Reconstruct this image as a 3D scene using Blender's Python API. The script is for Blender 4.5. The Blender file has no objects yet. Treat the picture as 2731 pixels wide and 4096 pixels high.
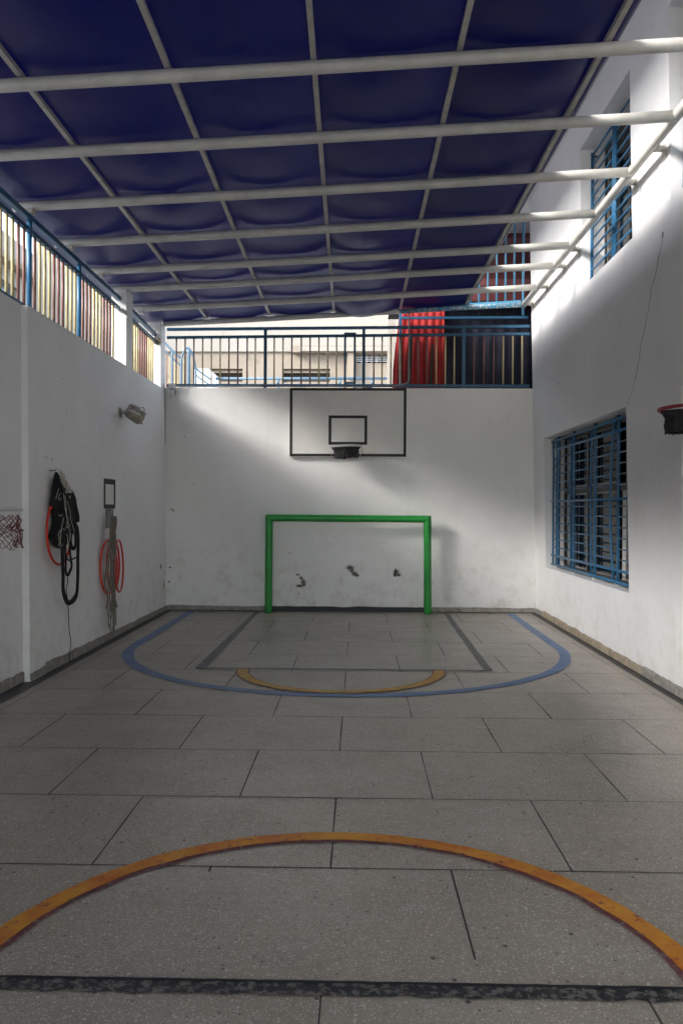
import bpy, bmesh, math, random
from mathutils import Vector, Matrix, noise
random.seed(7)
S = bpy.context.scene
COL = S.collection
PI = math.pi

# ------------------------------------------------------------------ camera
cam_d = bpy.data.cameras.new('camera'); cam = bpy.data.objects.new('camera', cam_d); COL.objects.link(cam)
cam_d.sensor_fit = 'VERTICAL'; cam_d.sensor_height = 36.0; cam_d.lens = 28.125
cam_d.clip_start = 0.05; cam_d.clip_end = 500
def _cam_matrix(loc, yaw, pitch, roll):
    f = Vector((math.sin(yaw)*math.cos(pitch), math.cos(yaw)*math.cos(pitch), math.sin(pitch)))
    r = Vector((math.cos(yaw), -math.sin(yaw), 0)); u = r.cross(f)
    c, s = math.cos(roll), math.sin(roll)
    r, u = c*r+s*u, -s*r+c*u
    m = Matrix((r, u, -f)).transposed().to_4x4(); m.translation = loc
    return m
cam.matrix_world = _cam_matrix(Vector((0, 0, 1.62)), -.02123, -.00391, .005)
S.camera = cam

# ------------------------------------------------------------------ sky and sun
SUN_TRAVEL = Vector((.80, .44, -.475)).normalized()
W = bpy.data.worlds.new('World'); S.world = W; W.use_nodes = True
nt = W.node_tree; nt.nodes.clear()
sky = nt.nodes.new('ShaderNodeTexSky'); sky.sky_type = 'NISHITA'; sky.sun_disc = False
sky.sun_elevation = math.asin(-SUN_TRAVEL.z); sky.sun_rotation = math.atan2(-SUN_TRAVEL.x, -SUN_TRAVEL.y)
sky.dust_density = 1.6; sky.air_density = 1.0; sky.ozone_density = 1.0
hs = nt.nodes.new('ShaderNodeHueSaturation'); hs.inputs['Saturation'].default_value = .72
bg = nt.nodes.new('ShaderNodeBackground'); bg.inputs['Strength'].default_value = .15
wo = nt.nodes.new('ShaderNodeOutputWorld')
nt.links.new(sky.outputs[0], hs.inputs['Color']); nt.links.new(hs.outputs[0], bg.inputs[0]); nt.links.new(bg.outputs[0], wo.inputs[0])
sd = bpy.data.lights.new('sun', 'SUN'); sd.energy = .50; sd.angle = math.radians(11); sd.color = (1, .97, .93)
sun = bpy.data.objects.new('sun', sd); COL.objects.link(sun); sun.location = (-10, -5, 10)
sun.rotation_euler = SUN_TRAVEL.to_track_quat('-Z', 'Y').to_euler()
S.view_settings.view_transform = 'Standard'; S.view_settings.look = 'None'
S.view_settings.exposure = 2.85; S.view_settings.gamma = 1.0
S.cycles.max_bounces = 10; S.cycles.diffuse_bounces = 8

# ------------------------------------------------------------------ materials
def N(nt, typ, **kw):
    n = nt.nodes.new(typ)
    for k, v in kw.items():
        if k in n.inputs.keys(): n.inputs[k].default_value = v
        else: setattr(n, k, v)
    return n
def ramp(nt, src, p0, p1, c0=(0, 0, 0, 1), c1=(1, 1, 1, 1)):
    r = nt.nodes.new('ShaderNodeValToRGB'); r.color_ramp.elements[0].position = p0; r.color_ramp.elements[1].position = p1
    r.color_ramp.elements[0].color = c0; r.color_ramp.elements[1].color = c1
    nt.links.new(src, r.inputs[0]); return r.outputs[0]
def mixc(nt, fac, a, b):
    m = nt.nodes.new('ShaderNodeMix'); m.data_type = 'RGBA'
    for s, v in ((m.inputs[0], fac), (m.inputs[6], a), (m.inputs[7], b)):
        if hasattr(v, 'is_output'): nt.links.new(v, s)
        elif isinstance(v, (int, float)): s.default_value = v
        else: s.default_value = (*v[:3], 1)
    return m.outputs[2]
def math_(nt, op, a, b=0.0):
    m = nt.nodes.new('ShaderNodeMath'); m.operation = op
    for s, v in ((m.inputs[0], a), (m.inputs[1], b)):
        if hasattr(v, 'is_output'): nt.links.new(v, s)
        else: s.default_value = v
    return m.outputs[0]
def base(name):
    m = bpy.data.materials.new(name); m.use_nodes = True; t = m.node_tree
    return m, t, t.nodes['Principled BSDF']
def coords(t):
    g = t.nodes.new('ShaderNodeNewGeometry'); return g.outputs['Position']
def nz(t, vec, scale, detail=4, rough=.6, stretch=None):
    if stretch:
        mp = t.nodes.new('ShaderNodeMapping'); mp.inputs['Scale'].default_value = stretch
        t.links.new(vec, mp.inputs[0]); vec = mp.outputs[0]
    n = t.nodes.new('ShaderNodeTexNoise'); n.inputs['Scale'].default_value = scale
    n.inputs['Detail'].default_value = detail; n.inputs['Roughness'].default_value = rough
    t.links.new(vec, n.inputs['Vector']); return n.outputs[0]
def bump(t, bs, h, strength, dist=.01):
    b = t.nodes.new('ShaderNodeBump'); b.inputs['Strength'].default_value = strength; b.inputs['Distance'].default_value = dist
    t.links.new(h, b.inputs['Height']); t.links.new(b.outputs[0], bs.inputs['Normal'])
def paint(name, c, rough=.45, var=.25, scale=8, wear=None, wear_amt=.62, metal=0, bmp=.15):
    """painted or plain surface: slow tone variation and optional worn patches of another colour"""
    m, t, b = base(name); p = coords(t)
    n = nz(t, p, scale, 5)
    col = mixc(t, ramp(t, n, .3, .7), tuple(x*(1-var) for x in c), tuple(min(1, x*(1+var)) for x in c))
    if wear:
        n2 = nz(t, p, scale*4, 6, .7)
        col = mixc(t, ramp(t, n2, wear_amt, wear_amt+.04), col, wear)
    t.links.new(col, b.inputs['Base Color'])
    b.inputs['Roughness'].default_value = rough; b.inputs['Metallic'].default_value = metal
    if bmp: bump(t, b, nz(t, p, scale*6, 4), bmp, .004)
    return m
def plaster(name, c, dirt=(.42, .38, .31), low=1.1, seed=0.0, dirt_amt=.5):
    m, t, b = base(name); p = coords(t)
    mp = t.nodes.new('ShaderNodeMapping'); mp.inputs['Location'].default_value = (seed, seed*2, seed); t.links.new(p, mp.inputs[0]); q = mp.outputs[0]
    big = nz(t, q, .7, 4); mid = nz(t, q, 3.2, 6, .65)
    col = mixc(t, ramp(t, big, .35, .65), tuple(x*.93 for x in c), c)
    col = mixc(t, math_(t, 'MULTIPLY', ramp(t, mid, .45, .75), .16), col, (.62, .60, .55))
    # run-off streaks
    st = nz(t, q, 2.2, 5, .6, (3.5, 3.5, .25))
    col = mixc(t, math_(t, 'MULTIPLY', ramp(t, st, .55, .8), .13), col, (.5, .49, .46))
    # scuffs and dirt that people leave low on the wall
    sp = t.nodes.new('ShaderNodeSeparateXYZ'); t.links.new(p, sp.inputs[0])
    mr = t.nodes.new('ShaderNodeMapRange'); mr.inputs[1].default_value = low; mr.inputs[2].default_value = 0.0
    t.links.new(sp.outputs[2], mr.inputs[0])
    sc = ramp(t, nz(t, q, 5.5, 7, .7), .48, .72)
    col = mixc(t, math_(t, 'MULTIPLY', math_(t, 'MULTIPLY', mr.outputs[0], sc), dirt_amt), col, dirt)
    # smudges
    v = t.nodes.new('ShaderNodeTexNoise'); v.inputs['Scale'].default_value = 24; v.inputs['Detail'].default_value = 3; t.links.new(q, v.inputs['Vector'])
    col = mixc(t, math_(t, 'MULTIPLY', ramp(t, v.outputs[0], .70, .74), .35), col, (.35, .33, .3))
    t.links.new(col, b.inputs['Base Color']); b.inputs['Roughness'].default_value = .75
    h = math_(t, 'ADD', math_(t, 'MULTIPLY', nz(t, q, 1.8, 3), 1.0), math_(t, 'MULTIPLY', nz(t, q, 55, 3), .07))
    bump(t, b, h, .35, .03)
    return m

M = {}
M['wall'] = plaster('white_plaster', (.82, .82, .815))
M['wall_back'] = plaster('white_plaster_scuffed', (.81, .81, .80), low=1.45, seed=3.3, dirt_amt=.6)
M['wall_right'] = plaster('white_plaster_right', (.82, .82, .82), seed=7.7, dirt_amt=.35)
M['reveal'] = paint('reveal_paint', (.70, .71, .71), .7, .06, 3, bmp=.1)
M['skirt'] = paint('skirting_cement', (.27, .255, .23), .8, .35, 14, (.5, .49, .46), .66)
M['skirt_tan'] = paint('skirting_tan_cement', (.34, .28, .21), .8, .35, 12, (.5, .47, .42), .66)
M['skirt_black'] = paint('skirting_black_paint', (.012, .014, .02), .55, .3, 10, (.3, .3, .3), .72)
M['void'] = paint('unlit_dark', (.012, .012, .012), .9, .1, 5)  # shade of unlit spaces put into a near-black colour
M['pipe'] = paint('cream_white_steel', (.56, .545, .50), .42, .13, 5, (.30, .27, .22), .70, bmp=.1)
M['purlin'] = paint('weathered_white_steel', (.50, .48, .43), .5, .2, 9, (.16, .11, .07), .66)
M['blue'] = paint('blue_steel_paint', (.030, .145, .285), .38, .12, 7, (.03, .10, .18), .72)
M['blue_dark'] = paint('deep_blue_steel_paint', (.016, .085, .165), .4, .15, 7, (.25, .28, .3), .75)
M['blue_light'] = paint('sky_blue_steel_paint', (.075, .24, .39), .4, .12, 7, (.5, .5, .48), .74)
M['yellow'] = paint('pale_yellow_steel_paint', (.55, .46, .24), .45, .12, 9, (.3, .24, .14), .72)
M['brown'] = paint('red_brown_steel_paint', (.22, .105, .08), .45, .2, 9, (.12, .07, .05), .7)
M['green'] = paint('green_vinyl_padding', (.012, .245, .035), .36, .16, 5, (.03, .32, .09), .72, bmp=.5)
M['black'] = paint('black_paint', (.010, .010, .011), .6, .3, 12, (.1, .1, .1), .76)
M['board'] = paint('white_board', (.70, .69, .655), .5, .05, 4)
M['rim_white'] = paint('chipped_white_rim', (.55, .55, .52), .45, .1, 12, (.12, .1, .09), .62)
M['rim_red'] = paint('dark_red_rim', (.22, .012, .02), .45, .2, 12)
M['net_black'] = paint('black_netting', (.018, .018, .018), .8, .6, 60)
M['net_red'] = paint('faded_red_netting', (.14, .045, .045), .8, .3, 30)
M['hoop'] = paint('orange_red_plastic', (.62, .035, .012), .35, .12, 4)
M['fabric'] = paint('black_fabric', (.008, .008, .0085), .85, .5, 18, bmp=.6)
M['string'] = paint('off_white_string', (.42, .39, .34), .8, .2, 20)
M['rope'] = paint('grey_rope', (.21, .185, .155), .85, .3, 30)
M['plate'] = paint('grey_worn_plate', (.22, .22, .21), .6, .3, 10)
M['rust'] = paint('rusty_white_metal', (.36, .34, .29), .5, .3, 18, (.14, .08, .035), .53)
M['glassy'] = paint('lamp_glass', (.2, .2, .19), .15, .2, 6)
M['camw'] = paint('grey_white_plastic', (.5, .5, .49), .45, .1, 12)
M['cable'] = paint('black_cable', (.01, .01, .01), .6, .2, 20)
M['cable_grey'] = paint('taped_grey_cable', (.25, .25, .25), .6, .4, 14, (.5, .5, .5), .6)
M['frame'] = paint('dark_aluminium', (.035, .033, .03), .4, .2, 8)
M['alu'] = paint('grey_aluminium', (.30, .30, .29), .4, .1, 8)
M['crack'] = paint('wall_crack', (.10, .10, .10), .9, .3, 20)
M['chip'] = paint('bare_plaster_patch', (.16, .14, .11), .9, .45, 30)
M['chip_rim'] = paint('lifted_white_paint', (.62, .62, .60), .8, .08, 30)
M['blue_pale'] = paint('faded_pale_blue_steel', (.085, .155, .21), .45, .1, 7)
M['peel'] = paint('peeling_white_on_blue', (.10, .33, .50), .5, .15, 6, (.62, .61, .58), .50)
M['redcloth'] = paint('red_curtain_cloth', (.28, .004, .003), .75, .2, 3)
M['navycloth'] = paint('navy_cloth', (.003, .0035, .016), .8, .3, 3)
M['plank'] = paint('dark_wood', (.02, .017, .015), .6, .3, 8)
M['cream'] = paint('cream_render', (.25, .205, .155), .8, .10, .8, (.20, .165, .125), .60)
M['cream_lt'] = paint('pale_render', (.31, .28, .235), .8, .06, .7, (.26, .23, .19), .62)
M['darkwin'] = paint('unlit_opening', (.06, .045, .035), .7, .3, 2)
M['curtain'] = paint('beige_curtain', (.80, .77, .71), .85, .08, 2)
M['ground'] = paint('outside_concrete', (.42, .40, .37), .9, .15, .6)
M['terrace'] = paint('terrace_screed', (.40, .38, .35), .9, .15, 1)
M['whitebox'] = paint('white_masonry', (.80, .80, .80), .7, .03, 3)
M['bluewin'] = paint('bluish_window_glass', (.16, .22, .27), .2, .1, 1)

# tarpaulin: opaque navy pvc with a dull sheen, a little light passes through
def tarp_mat():
    m, t, b = base('navy_pvc_tarpaulin'); p = coords(t)
    n = nz(t, p, .55, 4); n2 = nz(t, p, 2.5, 5, .6, (1, .5, 1))
    col = mixc(t, ramp(t, n, .35, .68), (.0008, .0035, .040), (.004, .009, .034))
    col = mixc(t, math_(t, 'MULTIPLY', ramp(t, n2, .5, .8), .35), col, (.017, .020, .034))
    sp = t.nodes.new('ShaderNodeSeparateXYZ'); t.links.new(p, sp.inputs[0])
    fx = math_(t, 'FRACT', math_(t, 'MULTIPLY', math_(t, 'ADD', sp.outputs[0], math_(t, 'MULTIPLY', nz(t, p, .8, 2), .05)), .66))
    seam = math_(t, 'LESS_THAN', math_(t, 'ABSOLUTE', math_(t, 'SUBTRACT', fx, .5)), .012)
    col = mixc(t, math_(t, 'MULTIPLY', seam, .65), col, (.003, .004, .012))
    t.links.new(col, b.inputs['Base Color']); b.inputs['Roughness'].default_value = .42
    b.inputs['Specular IOR Level'].default_value = .24
    bump(t, b, math_(t, 'ADD', nz(t, p, 3.0, 3, .5, (1, .35, 1)), math_(t, 'MULTIPLY', nz(t, p, 14, 3), .15)), .35, .02)
    tr = t.nodes.new('ShaderNodeBsdfTranslucent'); tr.inputs[0].default_value = (.0012, .006, .080, 1)
    mx = t.nodes.new('ShaderNodeAddShader'); out = t.nodes['Material Output']
    t.links.new(b.outputs[0], mx.inputs[0]); t.links.new(tr.outputs[0], mx.inputs[1]); t.links.new(mx.outputs[0], out.inputs[0])
    return m
M['tarp'] = tarp_mat()
# maroon shutter with paler bands (the bands are the cloth's own stripes)
def shutter_mat():
    m, t, b = base('maroon_banded_shutter'); p = coords(t)
    sp = t.nodes.new('ShaderNodeSeparateXYZ'); t.links.new(p, sp.inputs[0])
    z = math_(t, 'FRACT', math_(t, 'MULTIPLY', math_(t, 'ADD', sp.outputs[2], math_(t, 'MULTIPLY', nz(t, p, 4, 3), .02)), 1.45))
    col = mixc(t, ramp(t, z, .84, .86), (.085, .012, .012), (.21, .07, .07))
    col = mixc(t, ramp(t, nz(t, p, 2, 4), .3, .8), col, (.10, .015, .02))
    t.links.new(col, b.inputs['Base Color']); b.inputs['Roughness'].default_value = .6
    return m
M['shutter'] = shutter_mat()
# terrazzo floor
def terrazzo():
    m, t, b = base('worn_grey_terrazzo'); p = coords(t)
    big = nz(t, p, .55, 5); mid = nz(t, p, 2.4, 6, .65)
    col = mixc(t, ramp(t, big, .33, .67), (.305, .268, .212), (.385, .345, .282))
    col = mixc(t, math_(t, 'MULTIPLY', ramp(t, mid, .5, .75), .3), col, (.235, .21, .172))
    col = mixc(t, math_(t, 'MULTIPLY', ramp(t, nz(t, p, 1.3, 8, .75, (.6, 1.5, 1)), .52, .68), .42), col, (.45, .435, .40))
    mp = t.nodes.new('ShaderNodeMapping'); mp.inputs['Location'].default_value = (.1176-.54035, -(10.589-.8744*30), 0); t.links.new(p, mp.inputs[0])
    bk = t.nodes.new('ShaderNodeTexBrick'); bk.inputs['Scale'].default_value = 1; bk.inputs['Mortar Size'].default_value = 0; bk.inputs['Brick Width'].default_value = 1.0807; bk.inputs['Row Height'].default_value = .8744
    bk.inputs['Color1'].default_value = (0, 0, 0, 1); bk.inputs['Color2'].default_value = (1, 1, 1, 1); t.links.new(mp.outputs[0], bk.inputs['Vector'])
    col = mixc(t, math_(t, 'MULTIPLY', bk.outputs[0], .30), col, (.22, .19, .15))
    cl = nz(t, p, 9, 8, .8)
    col = mixc(t, math_(t, 'MULTIPLY', ramp(t, cl, .50, .68), .38), col, (.47, .44, .385))
    col = mixc(t, math_(t, 'MULTIPLY', ramp(t, nz(t, p, 21, 6, .8), .52, .70), .34), col, (.16, .14, .115))
    # marble chips of two sizes
    for sc, thr, c, jit in ((95, .28, (.62, .60, .56), .48), (62, .22, (.55, .53, .49), .6), (150, .25, (.44, .41, .36), .5), (120, .24, (.09, .08, .07), .80), (42, .20, (.62, .60, .56), .84), (30, .15, (.10, .088, .075), .80)):
        v = t.nodes.new('ShaderNodeTexVoronoi'); v.inputs['Scale'].default_value = sc; t.links.new(p, v.inputs['Vector'])
        inside = ramp(t, v.outputs['Distance'], thr, thr+.08, (1, 1, 1, 1), (0, 0, 0, 1))
        w = t.nodes.new('ShaderNodeSeparateColor'); t.links.new(v.outputs['Color'], w.inputs[0])
        pick = ramp(t, w.outputs[0], jit, jit+.02)
        col = mixc(t, math_(t, 'MULTIPLY', math_(t, 'MULTIPLY', inside, pick), .78), col, c)
    # rare pits and stuck grit
    v = t.nodes.new('ShaderNodeTexVoronoi'); v.inputs['Scale'].default_value = 9; t.links.new(p, v.inputs['Vector'])
    pits = ramp(t, math_(t, 'ADD', v.outputs['Distance'], math_(t, 'MULTIPLY', nz(t, p, 60, 2), .05)), .10, .13, (1, 1, 1, 1), (0, 0, 0, 1))
    w = t.nodes.new('ShaderNodeSeparateColor'); t.links.new(v.outputs['Color'], w.inputs[0])
    col = mixc(t, math_(t, 'MULTIPLY', math_(t, 'MULTIPLY', pits, ramp(t, w.outputs[1], .55, .57)), .85), col, (.04, .037, .033))
    t.links.new(col, b.inputs['Base Color'])
    rr = ramp(t, mid, .3, .8, (.28, .28, .28, 1), (.46, .46, .46, 1)); t.links.new(rr, b.inputs['Roughness'])
    bump(t, b, nz(t, p, 30, 5), .06, .003)
    return m
M['floor'] = terrazzo()
M['joint'] = paint('dark_joint', (.045, .045, .043), .8, .3, 8)
def worn(name, c, c2, under=(.26, .245, .22), cut=.66, sharp=.04, sc=26, rough=.5):
    """floor paint worn through to the terrazzo in spots"""
    m, t, b = base(name); p = coords(t)
    col = mixc(t, ramp(t, nz(t, p, 5, 5, .65), .38, .66), c, c2)
    col = mixc(t, ramp(t, nz(t, p, sc, 7, .75), cut, cut+sharp), col, under)
    t.links.new(col, b.inputs['Base Color']); b.inputs['Roughness'].default_value = rough
    return m
M['orange'] = worn('worn_orange_floor_paint', (.64, .285, .018), (.50, .13, .010), (.22, .045, .035), .57, .05, 22)
M['orange_faded'] = worn('faded_yellow_orange_floor_paint', (.52, .31, .045), (.42, .20, .03), (.24, .07, .05), .575, .07, 20)
M['maroon'] = worn('maroon_under_paint', (.13, .035, .045), (.17, .05, .06), cut=.53, sharp=.12, sc=30)
M['bluepaint'] = worn('worn_blue_floor_paint', (.085, .16, .33), (.13, .21, .36), cut=.575, sharp=.09)
M['blackpaint'] = worn('worn_black_floor_paint', (.010, .012, .015), (.022, .025, .028), under=(.17, .16, .145), cut=.495, sharp=.06, sc=30)
M['greypaint'] = worn('worn_grey_floor_paint', (.085, .09, .09), (.12, .12, .115), cut=.53, sharp=.12)
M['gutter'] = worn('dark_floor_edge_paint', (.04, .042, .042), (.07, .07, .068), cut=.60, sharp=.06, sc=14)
M['border'] = paint('tan_border_strip', (.33, .29, .235), .55, .15, 5)

# ------------------------------------------------------------------ mesh helpers
def box(bm, x0, x1, y0, y1, z0, z1, bev=0, mi=0):
    vs = [bm.verts.new((x, y, z)) for x in (x0, x1) for y in (y0, y1) for z in (z0, z1)]
    F = []
    for q in ((0, 1, 3, 2), (4, 6, 7, 5), (0, 4, 5, 1), (2, 3, 7, 6), (0, 2, 6, 4), (1, 5, 7, 3)):
        f = bm.faces.new([vs[i] for i in q]); f.material_index = mi; F.append(f)
    if bev:
        es = list({e for f in F for e in f.edges})
        bmesh.ops.bevel(bm, geom=es, offset=bev, segments=2, affect='EDGES', profile=.7)
def tube(bm, pts, r, seg=10, closed=False, square=False, r2=None, caps=True):
    """tube through pts; r may be a list"""
    pts = [Vector(p) for p in pts]; n = len(pts)
    rs = r if isinstance(r, (list, tuple)) else [r]*n
    if square: seg = 4
    rings = []; prev = None
    for i, p in enumerate(pts):
        a = pts[(i-1) % n] if (closed or i > 0) else p; b = pts[(i+1) % n] if (closed or i < n-1) else p
        d = (b-a).normalized()
        if prev is None:
            ref = Vector((0, 0, 1)) if abs(d.z) < .9 else Vector((0, 1, 0))
            u = d.cross(ref).normalized()
        else:
            u = (prev - d*prev.dot(d)).normalized()
        prev = u; v = d.cross(u)
        ring = []
        for k in range(seg):
            t = 2*PI*k/seg + (PI/4 if square else 0); rr = rs[i]*(math.sqrt(2) if square else 1)
            ring.append(bm.verts.new(p + u*math.cos(t)*rr + v*math.sin(t)*rr))
        rings.append(ring)
    m = n if closed else n-1
    for i in range(m):
        A, B = rings[i], rings[(i+1) % n]
        for k in range(seg):
            f = bm.faces.new((A[k], A[(k+1) % seg], B[(k+1) % seg], B[k])); f.smooth = not square
    if not closed and caps:
        bm.faces.new(rings[0][::-1]); bm.faces.new(rings[-1])
def ribbon(bm, pts, w, th=.004, axis=(0, 1, 0)):
    """flat strap of width w along `axis`, thickness th"""
    ax = Vector(axis); pts = [Vector(p) for p in pts]; rows = []
    for i, p in enumerate(pts):
        d = (pts[min(i+1, len(pts)-1)]-pts[max(i-1, 0)]).normalized()
        side = (ax - d*ax.dot(d))
        if side.length < .3: side = Vector((0, 0, 1)) - d*d.z
        side = side.normalized(); nn = d.cross(side).normalized()
        ww = w[i] if isinstance(w, (list, tuple)) else w
        rows.append([bm.verts.new(p+side*s*ww/2+nn*t*th/2) for s, t in ((-1, -1), (1, -1), (1, 1), (-1, 1))])
    for A, B in zip(rows, rows[1:]):
        for k in range(4): bm.faces.new((A[k], A[(k+1) % 4], B[(k+1) % 4], B[k]))
    bm.faces.new(rows[0][::-1]); bm.faces.new(rows[-1])
def ring_pts(c, r, ax='z', n=32, a0=0, a1=2*PI, tilt=(0, 0)):
    out = []
    for k in range(n):
        t = a0+(a1-a0)*k/n
        x, y = r*math.cos(t), r*math.sin(t)
        if ax == 'z': out.append(Vector(c)+Vector((x, y, x*tilt[0]+y*tilt[1])))
        elif ax == 'x': out.append(Vector(c)+Vector((x*tilt[0]+y*tilt[1], x, y)))
    return out
def smooth_path(P, sub=6):
    P = [Vector(p) for p in P]; out = []
    for i in range(len(P)-1):
        a = P[max(i-1, 0)]; b = P[i]; c = P[i+1]; d = P[min(i+2, len(P)-1)]
        for k in range(sub):
            t = k/sub
            out.append(.5*((2*b)+(c-a)*t+(2*a-5*b+4*c-d)*t*t+(3*b-a-3*c+d)*t**3))
    out.append(P[-1]); return out
def strip(bm, ptsA, ptsB, z, mi=0):
    A = [bm.verts.new((*p, z)) for p in ptsA]; B = [bm.verts.new((*p, z)) for p in ptsB]
    for i in range(len(A)-1):
        f = bm.faces.new((A[i], A[i+1], B[i+1], B[i])); f.material_index = mi
        if f.normal.z < 0: f.normal_flip()
def up(bm):
    bm.normal_update()
    for f in bm.faces:
        if f.normal.z < 0: f.normal_flip()

def obj(name, bm, mats, loc=(0, 0, 0)):
    me = bpy.data.meshes.new(name)
    bmesh.ops.translate(bm, verts=bm.verts, vec=-Vector(loc))
    bmesh.ops.recalc_face_normals(bm, faces=bm.faces) if bm.faces else None
    bm.to_mesh(me); bm.free()
    for m in (mats if isinstance(mats, (list, tuple)) else [mats]): me.materials.append(M[m])
    o = bpy.data.objects.new(name, me); COL.objects.link(o); return o
def tag(o, label, cat, group=None):
    o['label'] = label; o['category'] = cat
    if group: o['group'] = group
    return o
def thing(name, label, cat, loc, group=None):
    o = bpy.data.objects.new(name, None); COL.objects.link(o); o.location = loc; o.empty_display_size = .1
    o['base'] = 1; del o['base']
    return tag(o, label, cat, group)
def rootloc(p):
    v = Vector((0, 0, 0))
    while p: v += p.location; p = p.parent
    return v
def part(name, bm, mats, parent, label=None):
    o = obj(name, bm, mats, rootloc(parent)); o.parent = parent
    if label: o['label'] = label
    return o
def single(name, bm, mats, label, cat, loc, group=None):
    o = obj(name, bm, mats, loc); o.location = loc; return tag(o, label, cat, group)
def struct(name, bm, mats):
    o = obj(name, bm, mats); o['kind'] = 'structure'; return o
def BM(): return bmesh.new()

def wall_mesh(us, vs, hole, place, th, jitter=0):
    """wall with real openings: us, vs breakpoints; hole(u,v)->bool; place(u,v,d) -> point, d=0 front, d=1 back"""
    bm = BM(); V = {}
    def g(i, j, d):
        if (i, j, d) not in V: V[i, j, d] = bm.verts.new(place(us[i], vs[j], d))
        return V[i, j, d]
    nu, nv = len(us)-1, len(vs)-1
    H = [[hole((us[i]+us[i+1])/2, (vs[j]+vs[j+1])/2) for j in range(nv)] for i in range(nu)]
    H_ = lambda i, j: True if (i < 0 or j < 0 or i >= nu or j >= nv) else H[i][j]
    for i in range(nu):
        for j in range(nv):
            if H[i][j]: continue
            for d in (0, 1): bm.faces.new((g(i, j, d), g(i+1, j, d), g(i+1, j+1, d), g(i, j+1, d)))
            if H_(i-1, j): bm.faces.new((g(i, j, 0), g(i, j+1, 0), g(i, j+1, 1), g(i, j, 1)))
            if H_(i+1, j): bm.faces.new((g(i+1, j, 0), g(i+1, j, 1), g(i+1, j+1, 1), g(i+1, j+1, 0)))
            if H_(i, j-1): bm.faces.new((g(i, j, 0), g(i, j, 1), g(i+1, j, 1), g(i+1, j, 0)))
            if H_(i, j+1): bm.faces.new((g(i, j+1, 0), g(i+1, j+1, 0), g(i+1, j+1, 1), g(i, j+1, 1)))
    return bm
XL = lambda z: -3.03-.010*z
XR = lambda z: 2.79-.022*z
YB = 12.6
Y0 = -9.0                                    # unseen court added behind the camera, length and open end set for light

# ------------------------------------------------------------------ ground, floor and painted lines
bm = BM(); box(bm, -60, 60, -60, 90, -.30, -.02); struct('ground', bm, 'ground')
bm = BM()
for i in range(1): 
    vs = [bm.verts.new(v) for v in ((-3.3, Y0, 0), (3.2, Y0, 0), (3.2, 12.7, 0), (-3.3, 12.7, 0))]; bm.faces.new(vs)
A_, B_, XJ, YJ = 1.0807, .8744, -.1176, 10.589
JL, JR = -2.84, 2.62
def jl(x0, y0, x1, y1, w):
    """one joint strip, slightly uneven in width"""
    n = max(2, int(math.hypot(x1-x0, y1-y0)/.12)); d = Vector((x1-x0, y1-y0)).normalized(); s = Vector((-d.y, d.x))
    PA, PB = [], []
    for k in range(n+1):
        p = Vector((x0, y0)).lerp(Vector((x1, y1)), k/n)
        ww = w*(.7+.6*noise.noise(Vector((p.x*3, p.y*3, 1.3)))+.15); off = .0015*noise.noise(Vector((p.x*2, p.y*2, 5)))
        PA.append(p+s*(ww/2+off)); PB.append(p-s*(ww/2-off))
    strip(bm, PA, PB, .002, 1)
for r in range(-3, 15):
    y = YJ-B_*r
    if Y0 < y < 12.58: jl(JL, y, JR, y+.006, .0085)
    yt, yb = min(12.58, y), y-B_
    if yb < Y0 or yt-yb < .05: continue
    for c in range(-3, 4):
        x = XJ+A_*(c if r % 2 else c+.5)
        if not JL+.1 < x < JR-.1: continue
        if r == 8 and c == 0: jl(x, yt, x+.004, yb+.16, .0095); continue
        if r == 8 and c == -1: jl(x, yt, x, yt-.05, .0095); continue
        jl(x, yt, x, yb, .0085)
jl(JL, Y0, JL, 12.58, .006); jl(JR, Y0, JR, 12.58, .006)
up(bm)
fl = struct('court_floor', bm, ['floor', 'joint'])

def floor_mark(name, build, mats, label):
    bm = BM(); build(bm); up(bm)
    o = obj(name, bm, mats); o['kind'] = 'structure'; o['label'] = label; return o
def arc(bm, c, r0, r1, a0, a1, z, n=90, rag=.0, mi=0):
    PA, PB = [], []
    for k in range(n+1):
        t = math.radians(a0+(a1-a0)*k/n); d = Vector((math.cos(t), math.sin(t)))
        e = rag*noise.noise(Vector((d.x*9, d.y*9, r0*7))); e2 = rag*noise.noise(Vector((d.x*11, d.y*11, r1*5+3)))
        PA.append(Vector(c)+d*(r0+e)); PB.append(Vector(c)+d*(r1+e2))
    strip(bm, PA, PB, z, mi)
def f_near(bm): arc(bm, (-.09, 2.65), 1.243, 1.332, 3.0, 177.0, .0075, 140, .006)
floor_mark('orange_floor_line', f_near, 'orange', 'orange half circle in the foreground')
def f_near2(bm): arc(bm, (-.09, 2.65), 1.218, 1.255, 3.0, 177.0, .005, 200, .016)
floor_mark('maroon_floor_line', f_near2, 'maroon', 'maroon worn edge inside the foreground half circle')
def f_far(bm): arc(bm, (-.17, 8.03), .925, 1.029, 180, 360, .0075, 90, .006)
floor_mark('orange_floor_line', f_far, 'orange_faded', 'small orange half circle before the goal')
def f_far2(bm): arc(bm, (-.17, 8.03), 1.02, 1.045, 180, 360, .005, 120, .010); arc(bm, (-.17, 8.03), .912, .932, 180, 360, .005, 120, .008)
floor_mark('maroon_floor_line', f_far2, 'maroon', 'maroon worn edge of the small half circle')
def f_blue(bm):
    arc(bm, (-.135, 9.4), 2.42, 2.54, 180, 360, .005, 120, .012)
    for s, x0, x1 in ((-1, -2.675, -2.555), (1, 2.285, 2.405)):
        n = 20; strip(bm, [(x0+.012*k/n, 9.4+3.08*k/n) for k in range(n+1)], [(x1+.012*k/n, 9.4+3.08*k/n) for k in range(n+1)], .005)
floor_mark('blue_floor_line', f_blue, 'bluepaint', 'wide blue curve round the goal area')
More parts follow.
